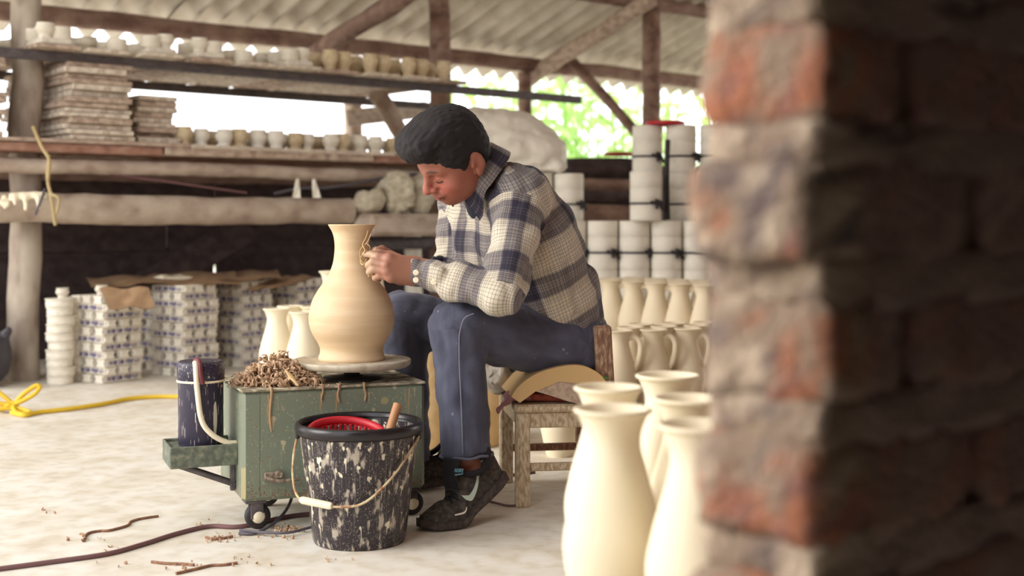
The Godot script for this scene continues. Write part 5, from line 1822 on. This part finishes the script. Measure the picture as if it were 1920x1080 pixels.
func person():
	var o := thing("person", "dark-haired man in a plaid shirt and jeans, seated bent over the vase he is trimming", "person")
	var near := Vector3(0.47, 0, 0.88)     # towards his left side, which is nearer the lens
	# joints
	var pelvis := at(1040, 640, 3.46)
	var belly := at(1012, 560, 3.43)
	var chest := at(966, 452, 3.38)
	var upper := at(938, 372, 3.35)
	var neck := at(898, 328, 3.30)
	var hip_l := at(1062, 645, 3.38)
	var hip_r := at(1000, 642, 3.54)
	var knee_l := at(858, 614, 3.13)
	var knee_r := at(754, 596, 3.45)
	var ank_l := at(872, 862, 3.12)
	var ank_r := at(768, 872, 3.47)
	var sh_l := at(978, 372, 3.19)
	var sh_r := at(866, 392, 3.51)
	var el_l := at(942, 553, 3.05)
	var el_r := at(846, 516, 3.46)
	var wr_l := at(775, 508, 3.13)
	var wr_r := at(752, 508, 3.27)

	# head frame: forwards, up, his left
	var yaw := 0.45
	var pitch := 0.625
	var hf := Vector3(-cos(yaw) * cos(pitch), -sin(pitch), sin(yaw) * cos(pitch))
	var hl := Vector3(sin(yaw), 0, cos(yaw))
	var hu := hl.cross(hf) * -1.0
	if hu.y < 0: hu = -hu
	var roll := 0.28
	var hl2 := hl * cos(roll) - hu * sin(roll)
	hu = hu * cos(roll) + hl * sin(roll)
	hl = hl2
	var mid := at(859, 295, 3.2)
	var skull := Transform3D(Basis(hl, hu, hf), mid)   # local x left, y up, z forward

	# ---------------- skin: one surface, finer where it shows
	var g := G.new()
	g.colored = true
	var flesh := Color(0.34, 0.12, 0.078)
	var inner := SDF.new()
	inner.bone(pelvis, belly, 0.10, 0.095, 0.05)
	inner.bone(belly, chest, 0.095, 0.105, 0.05)
	inner.bone(chest, upper, 0.105, 0.085, 0.05)
	inner.bone(upper, neck, 0.05, 0.046, 0.04)
	inner.bone(neck, skull * Vector3(0, -0.02, -0.015), 0.048, 0.054, 0.02)
	for a in [[hip_l, knee_l, ank_l], [hip_r, knee_r, ank_r]]:
		inner.bone(a[0], a[1], 0.07, 0.045, 0.03)
		inner.bone(a[1], a[2], 0.045, 0.032, 0.02)
	inner.bone(ank_l, at(888, 886, 3.125), 0.033, 0.034, 0.02)
	inner.bone(upper, sh_l, 0.06, 0.045, 0.03)
	inner.bone(upper, sh_r, 0.06, 0.045, 0.03)
	inner.bone(sh_l, el_l, 0.042, 0.034, 0.02)
	inner.bone(el_l, wr_l, 0.034, 0.024, 0.02)
	inner.bone(sh_r, el_r, 0.042, 0.036, 0.02)
	inner.bone(el_r, wr_r, 0.038, 0.025, 0.02)
	inner.build(Vector3(-0.45, 0.05, -3.75), Vector3(0.3, 0.95, -2.9), 0.012)
	inner.into(g, Transform3D(), func(_p, _n): return flesh)
	head_skin(g, skull, flesh)
	hands(g, flesh, wr_l, wr_r)
	var skin := plain_mat(Color.WHITE, 0.5)
	skin.vertex_color_use_as_albedo = true
	skin.subsurf_scatter_enabled = true
	skin.subsurf_scatter_strength = 0.06
	part(o, "body", g.mesh(), skin)

	# ---------------- hair
	var hair := SDF.new()
	hair.noise = FastNoiseLite.new()
	hair.noise.frequency = 70.0
	hair.noise.fractal_octaves = 2
	hair.stretch = Vector3(1.6, 0.7, 0.35)
	hair.amp = 0.0036
	hair.egg(Vector3(0, 0.058, 0.006), Vector3(0.086, 0.088, 0.093), 0.02)
	hair.egg(Vector3(0, 0.102, 0.052), Vector3(0.072, 0.04, 0.07), 0.03)
	hair.egg(Vector3(0.004, 0.096, 0.094), Vector3(0.06, 0.036, 0.036), 0.03)
	hair.egg(Vector3(0, 0.02, -0.032), Vector3(0.076, 0.075, 0.055), 0.02)
	for sx in [-1.0, 1.0]:
		hair.egg(Vector3(sx * 0.068, 0.05, 0.032), Vector3(0.014, 0.036, 0.036), 0.015)
		hair.egg(Vector3(sx * 0.07, 0.020, 0.028), Vector3(0.01, 0.024, 0.015), 0.01)
	# the face, ears and nape stay clear
	hair.egg(Vector3(0, -0.005, 0.115), Vector3(0.078, 0.072, 0.058), 0.012, 1)
	for sx in [-1.0, 1.0]:
		hair.egg(Vector3(sx * 0.088, -0.012, -0.006), Vector3(0.03, 0.036, 0.022), 0.008, 1)
	hair.egg(Vector3(0, -0.10, 0.01), Vector3(0.12, 0.072, 0.12), 0.012, 1)
	hair.build(Vector3(-0.13, -0.09, -0.15), Vector3(0.13, 0.2, 0.17), 0.0042)
	g = G.new()
	hair.into(g, skull)
	var hm := plain_mat(rgb8(26, 21, 23), 0.8)
	hm.rim_enabled = true
	hm.rim = 0.08
	var hr := part(o, "hair", g.mesh(), hm)
	g = G.new()
	for sx in [-1.0, 1.0]:
		var lash := []
		for q in [[0.016, -0.001, 0.0865], [0.023, -0.0046, 0.0912], [0.031, -0.0058, 0.0925], [0.039, -0.005, 0.0912], [0.049, -0.001, 0.0868]]: lash.append(skull * Vector3(sx * q[0], q[1], q[2]))
		g.tube(curve(lash, 5), 0.0013, 6)
	part(hr, "eyelashes", g.mesh(), hm)

	# ---------------- shirt
	var pl := plaid()
	var sh := SDF.new()
	sh.noise = folds(7.5, 4)
	sh.stretch = Vector3(1.0, 0.8, 1.0)
	sh.amp = 0.011
	var hem := pelvis + (pelvis - belly).normalized() * 0.0
	# torso: two columns side by side
	for e in [-1.0, 1.0]:
		var w: Vector3 = near * e
		sh.bone(hem + w * 0.055, belly + w * 0.06, 0.122, 0.118, 0.06, 0, 0)
		sh.bone(belly + w * 0.06, chest + w * 0.075, 0.118, 0.124, 0.07, 0)
		sh.bone(chest + w * 0.075, upper + w * 0.075, 0.122, 0.088, 0.06, 0)
	sh.bone(pelvis + Vector3(0.03, 0.03, 0), at(1078, 640, 3.42), 0.08, 0.05, 0.05, 0)
	sh.bone(upper, neck, 0.085, 0.062, 0.04, 0, 1)
	sh.bone(upper + near * 0.04, sh_l, 0.085, 0.072, 0.04, 0)
	sh.bone(upper - near * 0.04, sh_r, 0.085, 0.068, 0.04, 0)
	sh.bone(sh_l, el_l, 0.069, 0.055, 0.022, 1)
	sh.bone(el_l, el_l.lerp(wr_l, 0.55), 0.056, 0.047, 0.012, 2)
	sh.bone(el_l.lerp(wr_l, 0.55), wr_l, 0.047, 0.039, 0.012, 2, 1)
	# bunched folds inside the elbow and by the cuff
	var fa := (wr_l - el_l).normalized()
	var side := fa.cross(Vector3(0, 0, 1)).normalized()
	for q in [[0.62, 0.05, 0.011], [0.72, 0.046, 0.010]]:
		var c := el_l.lerp(wr_l, q[0])
		sh.bone(c + Vector3(-0.01, 0.028, 0.034), c + Vector3(0.014, -0.022, 0.038), q[2], q[2], 0.012, 2)
	sh.bone(sh_r, el_r, 0.066, 0.056, 0.022, 3)
	sh.bone(el_r, el_r.lerp(wr_r, 0.22), 0.056, 0.05, 0.012, 4, 1)
	sh.bone(el_r.lerp(wr_r, 0.05) + Vector3(-0.02, 0.045, 0.0), el_r.lerp(wr_r, 0.25) + Vector3(-0.01, 0.04, 0.02), 0.014, 0.014, 0.015, 4)
	sh.build(Vector3(-0.42, 0.27, -3.78), Vector3(0.34, 0.98, -2.88), 0.0065)
	g = G.new()
	var cam_way := Vector3(0, 0, 1)
	sh.sewn(g, [seam_frame(upper, pelvis, near, 0.19), seam_frame(sh_l, el_l, cam_way, 0.066), seam_frame(el_l, wr_l, cam_way, 0.052), seam_frame(sh_r, el_r, cam_way, 0.066), seam_frame(el_r, wr_r, cam_way, 0.052)], 0.14)
	var shirt := part(o, "shirt", g.mesh(), pl)
	collar(shirt, neck, upper, pl, skull)
	# buttons on the cuff
	var bt := G.new()
	bt.lathe([Vector2(0, 0.0), Vector2(0.006, 0), Vector2(0.0072, 0.001), Vector2(0.0072, 0.0022), Vector2(0.006, 0.003), Vector2(0.003, 0.0024), Vector2(0, 0.0024)], 18)
	var bm := bt.mesh()
	for q in [[780, 511, 3.083], [780, 525, 3.085], [814, 529, 3.066]]:
		part(shirt, "button", bm, M.cream, Transform3D(Basis(Vector3.RIGHT, PI / 2), at(q[0], q[1], q[2])))
	# placket down the chest
	var rows := []
	var top := at(868, 396, 3.262)
	var low := at(878, 492, 3.262)
	var fw := Vector3(-0.88, 0, 0.47)
	for i in 9:
		var c := top.lerp(low, i / 8.0) + fw * (0.006 * sin(i * 0.9))
		rows.append([c - near * 0.016, c - near * 0.015 + fw * 0.004, c + near * 0.015 + fw * 0.004, c + near * 0.016])
	# a patch of the red undershirt between the forearm and the body
	var un := SDF.new()
	un.egg(Vector3.ZERO, Vector3(0.014, 0.012, 0.02))
	un.build(Vector3.ONE * -0.04, Vector3.ONE * 0.04, 0.004)
	g = G.new()
	un.into(g)
	part(o, "red_waistcloth", g.mesh(), plain_mat(rgb8(206, 92, 88), 0.9), Transform3D(Basis(), at(875, 500, 3.27)))

	# ---------------- trousers
	var tr := SDF.new()
	tr.noise = folds(8.0, 9)
	tr.amp = 0.007
	tr.bone(hip_l, hip_r, 0.112, 0.108, 0.05, 0)
	tr.bone(pelvis, belly.lerp(pelvis, 0.6), 0.13, 0.12, 0.05, 0)
	tr.bone(hip_l, knee_l, 0.1, 0.07, 0.05, 1)
	tr.bone(knee_l, knee_l.lerp(ank_l, 0.45), 0.071, 0.064, 0.02, 2)
	tr.bone(knee_l.lerp(ank_l, 0.45), ank_l + Vector3(0.004, 0.010, 0), 0.064, 0.064, 0.02, 2, 1)
	tr.bone(hip_r, knee_r, 0.095, 0.07, 0.05, 3)
	tr.bone(knee_r, knee_r.lerp(ank_r, 0.45), 0.07, 0.062, 0.02, 4)
	tr.bone(knee_r.lerp(ank_r, 0.45), ank_r, 0.062, 0.06, 0.02, 4, 1)
	tr.build(Vector3(-0.45, 0.08, -3.76), Vector3(0.34, 0.68, -2.95), 0.0075)
	g = G.new()
	tr.sewn(g, [seam_frame(hip_r, hip_l, cam_way, 0.11), seam_frame(hip_l, knee_l, cam_way, 0.085), seam_frame(knee_l, ank_l, cam_way, 0.065), seam_frame(hip_r, knee_r, cam_way, 0.085), seam_frame(knee_r, ank_r, cam_way, 0.065)], 0.55)
	var trousers := part(o, "jeans", g.mesh(), denim())
	# side seam of the near leg and the pale stitching of the pocket
	var seam := []
	for q in [[888, 588, 3.052], [870, 598, 3.046], [862, 625, 3.054], [861, 660, 3.052], [862, 700, 3.053], [864, 740, 3.054], [866, 790, 3.055], [868, 850, 3.055]]: seam.append(at(q[0], q[1], q[2]))
	part(trousers, "side_seam", tube_of(curve(seam, 5), 0.0016, 6), plain_mat(rgb8(122, 122, 138), 0.9))
	var hem_ring := []
	var shin := (ank_l - knee_l).normalized()
	var hx := shin.cross(Vector3(0, 0, 1)).normalized()
	var hz := shin.cross(hx)
	for i in 33:
		var a := TAU * i / 32.0
		hem_ring.append(ank_l + Vector3(0.004, 0.012, 0) + (hx * cos(a) + hz * sin(a)) * (0.0635 + 0.002 * sin(i * 2.3)) + shin * 0.002 * sin(i * 5.0))
	part(trousers, "frayed_hem", tube_of(hem_ring, 0.0036, 7), plain_mat(rgb8(98, 98, 116), 0.95))
	part(trousers, "pocket_stitching", tube_of(curve([at(1074, 634, 3.265), at(1060, 646, 3.262), at(1051, 652, 3.26), at(1052, 662, 3.26), at(1048, 674, 3.262)], 5), 0.0012, 6), plain_mat(rgb8(170, 166, 176), 0.9))
	# ---------------- shoes
	shoe(o, at(788, 0, 3.0).x, 3.0, atan2(0.14, 0.18), 0.5, true)
	shoe(o, ank_r.x - 0.14, 3.42, 0.35, 0.05, false)

	# trimming tool between the fingers
	g = G.new()
	g.tube([at(683, 477, 3.13), at(700, 480, 3.15), at(735, 488, 3.19)], [0.006, 0.005, 0.005], 10)
	solo("trimming_tool", g.mesh(), M.cream, "small clay-coated trimming tool held in the potter's fingers against the vase", "tool")

func head_skin(g: G, skull: Transform3D, flesh: Color):
	var h := SDF.new()
	h.egg(Vector3(0, 0.052, 0.002), Vector3(0.079, 0.084, 0.084), 0.02)          # cranium
	h.egg(Vector3(0, 0.03, 0.045), Vector3(0.067, 0.06, 0.05), 0.03)              # forehead
	h.egg(Vector3(0, -0.028, 0.03), Vector3(0.07, 0.066, 0.062), 0.03)           # face
	h.egg(Vector3(0, -0.052, 0.036), Vector3(0.062, 0.04, 0.05), 0.03)            # jaw
	h.egg(Vector3(0, -0.075, 0.068), Vector3(0.026, 0.018, 0.02), 0.02)           # chin
	for sx in [-1.0, 1.0]:
		h.egg(Vector3(sx * 0.044, -0.022, 0.062), Vector3(0.026, 0.024, 0.024), 0.02)   # cheek
		h.bone(Vector3(sx * 0.012, 0.022, 0.092), Vector3(sx * 0.046, 0.022, 0.078), 0.009, 0.008, 0.014)  # brow
		h.egg(Vector3(sx * 0.031, 0.004, 0.1), Vector3(0.019, 0.011, 0.014), 0.012, 1)  # socket
		h.egg(Vector3(sx * 0.031, 0.003, 0.079), Vector3(0.016, 0.0105, 0.0125), 0.004) # lid over the eye
		h.bone(Vector3(sx * 0.019, -0.0045, 0.0915), Vector3(sx * 0.043, -0.003, 0.084), 0.0022, 0.0018, 0.003) # lash line
	h.bone(Vector3(0, 0.012, 0.094), Vector3(0, -0.014, 0.111), 0.0085, 0.0105, 0.012)  # nose
	h.egg(Vector3(0, -0.023, 0.113), Vector3(0.013, 0.011, 0.013), 0.008)
	for sx in [-1.0, 1.0]:
		h.egg(Vector3(sx * 0.0135, -0.026, 0.102), Vector3(0.0085, 0.008, 0.011), 0.006)
		h.egg(Vector3(sx * 0.0065, -0.0345, 0.109), Vector3(0.0036, 0.003, 0.005), 0.002, 1)
		h.bone(Vector3(sx * 0.021, -0.026, 0.094), Vector3(sx * 0.034, -0.05, 0.082), 0.003, 0.003, 0.006, 0, 0, 1) # fold beside the mouth
	h.egg(Vector3(0, -0.044, 0.088), Vector3(0.028, 0.012, 0.014), 0.014)
	h.egg(Vector3(0, -0.0475, 0.0985), Vector3(0.024, 0.006, 0.008), 0.005)         # upper lip
	h.egg(Vector3(0, -0.0575, 0.096), Vector3(0.019, 0.0065, 0.0085), 0.005)         # lower lip
	h.bone(Vector3(-0.029, -0.054, 0.092), Vector3(0, -0.0525, 0.103), 0.0018, 0.0018, 0.003, 0, 0, 1)
	h.bone(Vector3(0.029, -0.054, 0.092), Vector3(0, -0.0525, 0.103), 0.0018, 0.0018, 0.003, 0, 0, 1)
	h.bone(Vector3(0, -0.02, -0.022), Vector3(0, -0.11, -0.055), 0.056, 0.058, 0.03)    # neck
	for sx in [-1.0, 1.0]:   # ears
		var b := Basis(Vector3.UP, sx * -0.35)
		h.egg(Vector3(sx * 0.08, 0.0, -0.008), Vector3(0.007, 0.028, 0.017), 0.006, 0, 0, b)
		h.egg(Vector3(sx * 0.078, -0.026, -0.001), Vector3(0.008, 0.012, 0.01), 0.006)
		h.egg(Vector3(sx * 0.0885, 0.004, -0.006), Vector3(0.006, 0.02, 0.011), 0.004, 1, 0, b)
		h.egg(Vector3(sx * 0.079, -0.002, 0.008), Vector3(0.006, 0.008, 0.006), 0.004)
	h.build(Vector3(-0.115, -0.16, -0.13), Vector3(0.115, 0.15, 0.14), 0.0034)
	var paint := func(p: Vector3, _n):
		var c := flesh
		var ax := absf(p.x)
		if p.z > 0.055:
			c = c.lerp(Color(0.47, 0.13, 0.095), 0.7 * exp(-Vector2((ax - 0.044) / 0.024, (p.y + 0.024) / 0.022).length_squared()))   # ruddy cheek
			c = c.lerp(Color(0.47, 0.135, 0.1), 0.6 * exp(-Vector2(ax / 0.016, (p.y + 0.02) / 0.02).length_squared()))
			if p.z > 0.08: c = c.lerp(Color(0.31, 0.075, 0.065), clampf(1.2 - Vector2(ax / 0.023, (p.y + 0.053) / 0.0095).length_squared(), 0.0, 0.8))
			c = c.lerp(Color(0.05, 0.025, 0.022), 0.8 * clampf(1.4 - Vector2((ax - 0.032) / 0.02, (p.y - 0.0285 + absf(ax - 0.03) * 0.12) / 0.0042).length_squared(), 0.0, 1.0))  # eyebrow
			if p.z > 0.085 and ax < 0.027: c = c.lerp(Color(0.12, 0.03, 0.03), 0.75 * clampf(1.6 - absf(p.y + 0.0528 + ax * 0.05) / 0.0022, 0.0, 1.0))
			c = c.lerp(Color(0.2, 0.075, 0.055), 0.5 * clampf(1.0 - Vector2(ax / 0.03, (p.y + 0.041) / 0.006).length_squared(), 0.0, 1.0))   # shaved lip
		return c
	h.into(g, skull, paint)

func finger(s: SDF, pts: Array, rs: Array):
	for i in pts.size() - 1:
		s.bone(pts[i], pts[i + 1], rs[i], rs[i + 1], 0.004)

func hands(g: G, flesh: Color, wl: Vector3, wr: Vector3):
	var P := func(a: Array) -> Array:
		var out := []
		for q in a: out.append(at(q[0], q[1], q[2]))
		return out
	var tone := Color(0.4, 0.185, 0.125)
	var clayed := Color(0.5, 0.34, 0.22)
	# near (left) hand, back of the hand towards the lens
	var s := SDF.new()
	var k := [at(729, 485, 3.098), at(724, 497, 3.088), at(726, 509, 3.09), at(733, 520, 3.096)]
	s.bone(wl + Vector3(0.03, 0, 0), wl, 0.03, 0.03, 0.01)
	for i in 4: s.bone(wl + Vector3(0, (1.5 - i) * 0.008, 0.0), k[i], 0.024, 0.0125, 0.014)
	s.bone(k[0], k[3], 0.012, 0.011, 0.01)
	for i in 4: s.egg(k[i] + Vector3(0, 0.001, 0.005), Vector3(0.0095, 0.008, 0.0085), 0.005)
	finger(s, [k[0], at(708, 481, 3.1), at(695, 477, 3.115), at(684, 477, 3.125)], [0.0115, 0.0098, 0.0085, 0.0072])
	finger(s, [k[1], at(699, 491, 3.094), at(691, 497, 3.112), at(697, 503, 3.128)], [0.0115, 0.0098, 0.0088, 0.0078])
	finger(s, [k[2], at(701, 504, 3.097), at(693, 510, 3.114), at(700, 515, 3.128)], [0.011, 0.0096, 0.0086, 0.0076])
	finger(s, [k[3], at(712, 516, 3.1), at(704, 521, 3.113), at(710, 525, 3.126)], [0.0102, 0.0088, 0.008, 0.007])
	finger(s, [at(758, 494, 3.15), at(733, 480, 3.16), at(711, 475, 3.155), at(694, 478, 3.14)], [0.018, 0.013, 0.0105, 0.008])
	var lo := at(676, 538, 3.05) - Vector3(0, 0, 0.17)
	s.build(at(672, 545, 3.2), at(815, 452, 3.0) + Vector3(0, 0.0, 0.02), 0.003)
	s.into(g, Transform3D(), func(p: Vector3, _n): return tone.lerp(clayed, smoothstep(-0.31, -0.355, p.x) * 0.9))
	# far (right) hand, steadying the neck from behind
	s = SDF.new()
	k = [at(722, 480, 3.225), at(716, 491, 3.232), at(717, 502, 3.24), at(722, 512, 3.246)]
	s.bone(wr + Vector3(0.03, -0.002, -0.03), wr, 0.03, 0.029, 0.01)
	for i in 4: s.bone(wr + Vector3(0, (1.5 - i) * 0.008, 0), k[i], 0.024, 0.0125, 0.014)
	s.bone(k[0], k[3], 0.012, 0.011, 0.01)
	finger(s, [k[0], at(712, 470, 3.205), at(704, 469, 3.19), at(698, 474, 3.18)], [0.0115, 0.0098, 0.0086, 0.0074])
	finger(s, [k[1], at(702, 488, 3.23), at(696, 488, 3.22), at(694, 490, 3.205)], [0.0115, 0.0098, 0.0086, 0.0074])
	finger(s, [k[2], at(703, 500, 3.24), at(697, 500, 3.228), at(695, 501, 3.213)], [0.011, 0.0096, 0.0085, 0.0074])
	finger(s, [k[3], at(710, 512, 3.25), at(703, 513, 3.24), at(699, 512, 3.228)], [0.0102, 0.0088, 0.0078, 0.0068])
	finger(s, [at(742, 492, 3.225), at(726, 476, 3.19), at(716, 468, 3.178), at(706, 469, 3.165)], [0.018, 0.013, 0.0108, 0.0085])
	s.build(at(676, 552, 3.34), at(800, 452, 3.14), 0.0032)
	s.into(g, Transform3D(), func(p: Vector3, _n): return tone.lerp(clayed, smoothstep(-0.31, -0.355, p.x) * 0.8))

func collar(shirt: Node, neck: Vector3, upper: Vector3, pl: Material, skull: Transform3D):
	var ax := Vector3(-0.66, 0.70, 0.24).normalized()
	var fw := Vector3(-0.88, 0, 0.47)
	fw = (fw - ax * fw.dot(ax)).normalized()
	var sd := ax.cross(fw).normalized()
	if sd.z < 0: sd = -sd
	var c := at(887, 320, 3.262)
	# stand and fall: outer skin folded over an inner one
	var rows := []
	var n := 40
	for i in n + 1:
		var a := lerpf(-2.3, 2.72, i / float(n))      # 0 at the back
		var dir := -fw * cos(a) + sd * sin(a)
		var front := smoothstep(1.3, 2.72, absf(a))
		var drop := ax * (-0.012 * front)
		var rad := 0.074 + 0.012 * front
		var pt := (0.045 if a > 0.0 else 0.008) * smoothstep(2.1, 2.72, absf(a))
		rows.append([
			c + drop + dir * (rad - 0.004) - ax * 0.02,
			c + drop + dir * (rad - 0.003) + ax * 0.022,
			c + drop + dir * (rad + 0.002) + ax * 0.027,
			c + drop + dir * (rad + 0.01) + ax * 0.02,
			c + drop + dir * (rad + 0.022) - ax * (0.012 + pt * 0.5),
			c + drop + dir * (rad + 0.028) - ax * (0.03 + pt),
			c + drop + dir * (rad + 0.023) - ax * (0.03 + pt),
			c + drop + dir * (rad + 0.012) - ax * 0.008])
	var g := G.new()
	g.net(rows, true, Vector3.ZERO, 0.9, 3.6)
	part(shirt, "collar", g.mesh(), pl)
	# dark neckline of the undershirt in the open collar
	var u := SDF.new()
	u.bone(upper + fw * 0.045 + ax * 0.02, neck + fw * 0.03 - ax * 0.02, 0.05, 0.042, 0.02)
	u.build(neck - Vector3.ONE * 0.18, neck + Vector3.ONE * 0.12, 0.008)
	g = G.new()
	u.into(g)
	part(shirt, "undershirt_neckline", g.mesh(), plain_mat(rgb8(34, 36, 52), 0.9))

# a running shoe; x0, d0: where its toe stands; turn: heading of the heel; lift: how far the heel is raised (radians)
func shoe(parent: Node, x0: float, d0: float, turn: float, lift: float, marked: bool):
	var dir := Vector3(cos(turn), 0, -sin(turn))
	var lat := Vector3(sin(turn), 0, cos(turn))     # outer side, towards the lens
	var L := 0.268
	var bend := 0.085
	var pos := func(x: float, y: float, z: float) -> Vector3:
		var p := Vector2(x, y)
		if x > bend:
			var a := lift * smoothstep(bend, bend + 0.05, x)
			p = Vector2(bend, 0) + Vector2(x - bend, y).rotated(a)
		# toe spring
		if x < 0.05: p.y += (0.05 - x) * (0.05 - x) * 3.0
		return Vector3(x0, 0.002, -d0) + dir * p.x + Vector3.UP * p.y + lat * z
	var half := func(x: float) -> float:
		var f := x / L
		return 0.05 * (pow(sin(PI * clampf(f * 0.80 + 0.10, 0.0, 1.0)), 0.55)) * (1.0 - 0.22 * smoothstep(0.35, 0.6, f)) * smoothstep(-0.04, 0.10, f) * (1.0 - 0.3 * smoothstep(0.9, 1.03, f))
	var top := func(x: float) -> float:
		return lerpf(0.03, 0.062, smoothstep(0.0, 0.07, x)) + 0.036 * smoothstep(0.08, 0.15, x) - 0.026 * smoothstep(0.165, 0.2, x) + 0.042 * smoothstep(0.222, 0.258, x)
	var ring := func(x: float, y: float) -> float:   # half width at height y
		var t: float = top.call(x)
		var f := clampf((y - 0.02) / (t - 0.02), 0.0, 1.0)
		return half.call(x) * sqrt(maxf(0.0, 1.0 - pow(f, 2.6))) * (1.0 - 0.10 * f)
	var rows := []
	var m := 22
	for i in 31:
		var x := 0.001 + (L - 0.002) * i / 30.0
		var t: float = top.call(x)
		var r := []
		for j in m + 1:
			var f := -1.0 + 2.0 * j / m
			var y := 0.018 + (t - 0.018) * pow(maxf(0.0, 1.0 - absf(pow(absf(f), 2.2))), 0.5)
			r.append(pos.call(x, y, half.call(x) * f * (1.0 - 0.10 * (y - 0.018) / (t - 0.018))))
		r.append(pos.call(x, 0.012, half.call(x) * 0.9))
		r.append(pos.call(x, 0.012, -half.call(x) * 0.9))
		rows.append(r)
	var g := G.new()
	g.net(rows)
	g.cap(rows[0], -dir)
	g.cap(rows[-1], dir)
	var upper_m := mottled([rgb8(44, 38, 36), rgb8(72, 64, 58), rgb8(104, 94, 84)], [0.3, 0.6, 0.95], 0.03, Vector3(8, 8, 8), 0.8, 0.2, 90)
	var s := part(parent, "shoe", g.mesh(), upper_m)
	# sole
	rows = []
	for i in 31:
		var x := -0.004 + (L + 0.010) * i / 30.0
		var w: float = half.call(clampf(x, 0.002, L)) + 0.004
		var thick := 0.02 + 0.005 * smoothstep(0.1, 0.25, x)
		rows.append([pos.call(x, 0.0, -w * 0.92), pos.call(x, 0.004, -w), pos.call(x, thick, -w), pos.call(x, thick, w), pos.call(x, 0.004, w), pos.call(x, 0.0, w * 0.92)])
	g = G.new()
	g.net(rows)
	g.cap(rows[0], -dir)
	g.cap(rows[-1], dir)
	part(s, "sole", g.mesh(), mottled([rgb8(58, 48, 44), rgb8(86, 74, 66)], [0.3, 0.7], 0.03, Vector3(8, 8, 8), 0.85, 0.0, 91))
	# padded collar round the ankle and the tongue
	g = G.new()
	var pts := []
	for i in 25:
		var a := TAU * i / 24.0
		pts.append(pos.call(0.212 + 0.046 * cos(a), 0.078 + 0.03 * cos(a) * cos(a) * (1.1 if cos(a) > 0.0 else 0.5), 0.034 * sin(a)))
	g.tube(pts, 0.008, 9, false)
	part(s, "ankle_collar", g.mesh(), plain_mat(rgb8(30, 26, 28), 0.9))
	g = G.new()
	rows = []
	for i in 9:
		var f := i / 8.0
		var c: Vector3 = pos.call(0.125 + 0.04 * f, 0.08 + 0.055 * f, 0.0)
		var w := 0.026 + 0.008 * f
		var th: Vector3 = dir * 0.009
		rows.append([c - lat * w + th * 0.5, c - lat * w * 0.8 - th * 0.6, c - th, c + lat * w * 0.8 - th * 0.6, c + lat * w + th * 0.5, c + th])
	g.net(rows)
	g.cap(rows[-1], Vector3.UP)
	part(s, "tongue", g.mesh(), plain_mat(rgb8(28, 25, 28), 0.9))
	# laces
	g = G.new()
	for i in 6:
		var x := 0.08 + i * 0.013
		var p := []
		for j in 9:
			var z := lerpf(-0.022, 0.022, j / 8.0)
			var t: float = top.call(x)
			p.append(pos.call(x + z * 0.25 * (1 if i % 2 else -1), t + 0.003 - 0.25 * z * z / 0.02, z))
		g.tube(p, 0.0028, 6)
	g.tube(curve([pos.call(0.13, 0.105, 0.0), pos.call(0.105, 0.118, 0.02), pos.call(0.085, 0.098, 0.034), pos.call(0.11, 0.088, 0.03), pos.call(0.13, 0.104, 0.0)], 5), 0.0025, 6)
	part(s, "laces", g.mesh(), plain_mat(rgb8(34, 30, 32), 0.9))
	# overlay strip near the toe
	var side_z := func(x: float, y: float) -> float:
		var t: float = top.call(x)
		var f := clampf((y - 0.018) / (t - 0.018), 0.0, 1.0)
		return half.call(x) * pow(1.0 - f * f, 1.0 / 2.2) * (1.0 - 0.10 * f) + 0.0012
	var strip := func(lowc: Array, highc: Array, mat: Material, called: String, parent2: Node):
		var rr := []
		var n := 24
		var l2 := curve2(lowc, n / (lowc.size() - 1))
		var h2 := curve2(highc, n / (highc.size() - 1))
		for i in mini(l2.size(), h2.size()):
			var r := []
			for q in 4:
				var p: Vector2 = l2[i].lerp(h2[i], q / 3.0)
				r.append(pos.call(p.x, p.y, side_z.call(p.x, p.y)))
			rr.append(r)
		var gg := G.new()
		gg.net(rr, false, lat)
		for r in rr:
			for q in r.size(): r[q] -= lat * 0.001
		gg.net(rr, false, -lat)
		part(parent2, called, gg.mesh(), mat)
	strip.call([Vector2(0.07, 0.032), Vector2(0.1, 0.034), Vector2(0.12, 0.036)], [Vector2(0.07, 0.035), Vector2(0.1, 0.0375), Vector2(0.12, 0.0385)], M.chalk, "pale_strip", s)
	if marked:
		var mint := plain_mat(rgb8(196, 214, 200), 0.5)
		strip.call([Vector2(0.128, 0.062), Vector2(0.134, 0.046), Vector2(0.150, 0.036), Vector2(0.185, 0.054), Vector2(0.235, 0.083)], [Vector2(0.128, 0.063), Vector2(0.139, 0.055), Vector2(0.152, 0.050), Vector2(0.185, 0.062), Vector2(0.235, 0.0835)], mint, "swoosh_mark", s)
		var t := TextMesh.new()
		t.text = "NIKE"
		t.font_size = 16
		t.pixel_size = 0.00072
		t.depth = 0.0008
		var f := SystemFont.new()
		f.font_names = PackedStringArray(["Droid Sans"])
		f.font_italic = true
		f.font_weight = 800
		t.font = f
		var b := Basis(dir, Vector3.UP, lat).rotated(lat, 0.0)
		var where: Vector3 = pos.call(0.152, 0.117, 0.03)
		part(s, "tongue_lettering", t, plain_mat(rgb8(110, 160, 180), 0.6), Transform3D(Basis(lat, -0.15) * Basis(dir, Vector3.UP, lat), where + lat * 0.004))
		g = G.new()
		g.box(where + lat * 0.003 - Vector3.UP * 0.009, Vector3(0.024, 0.003, 0.001), 0.0004, Basis(dir, Vector3.UP, lat))
		part(s, "tongue_bar", g.mesh(), plain_mat(rgb8(104, 150, 172), 0.6))
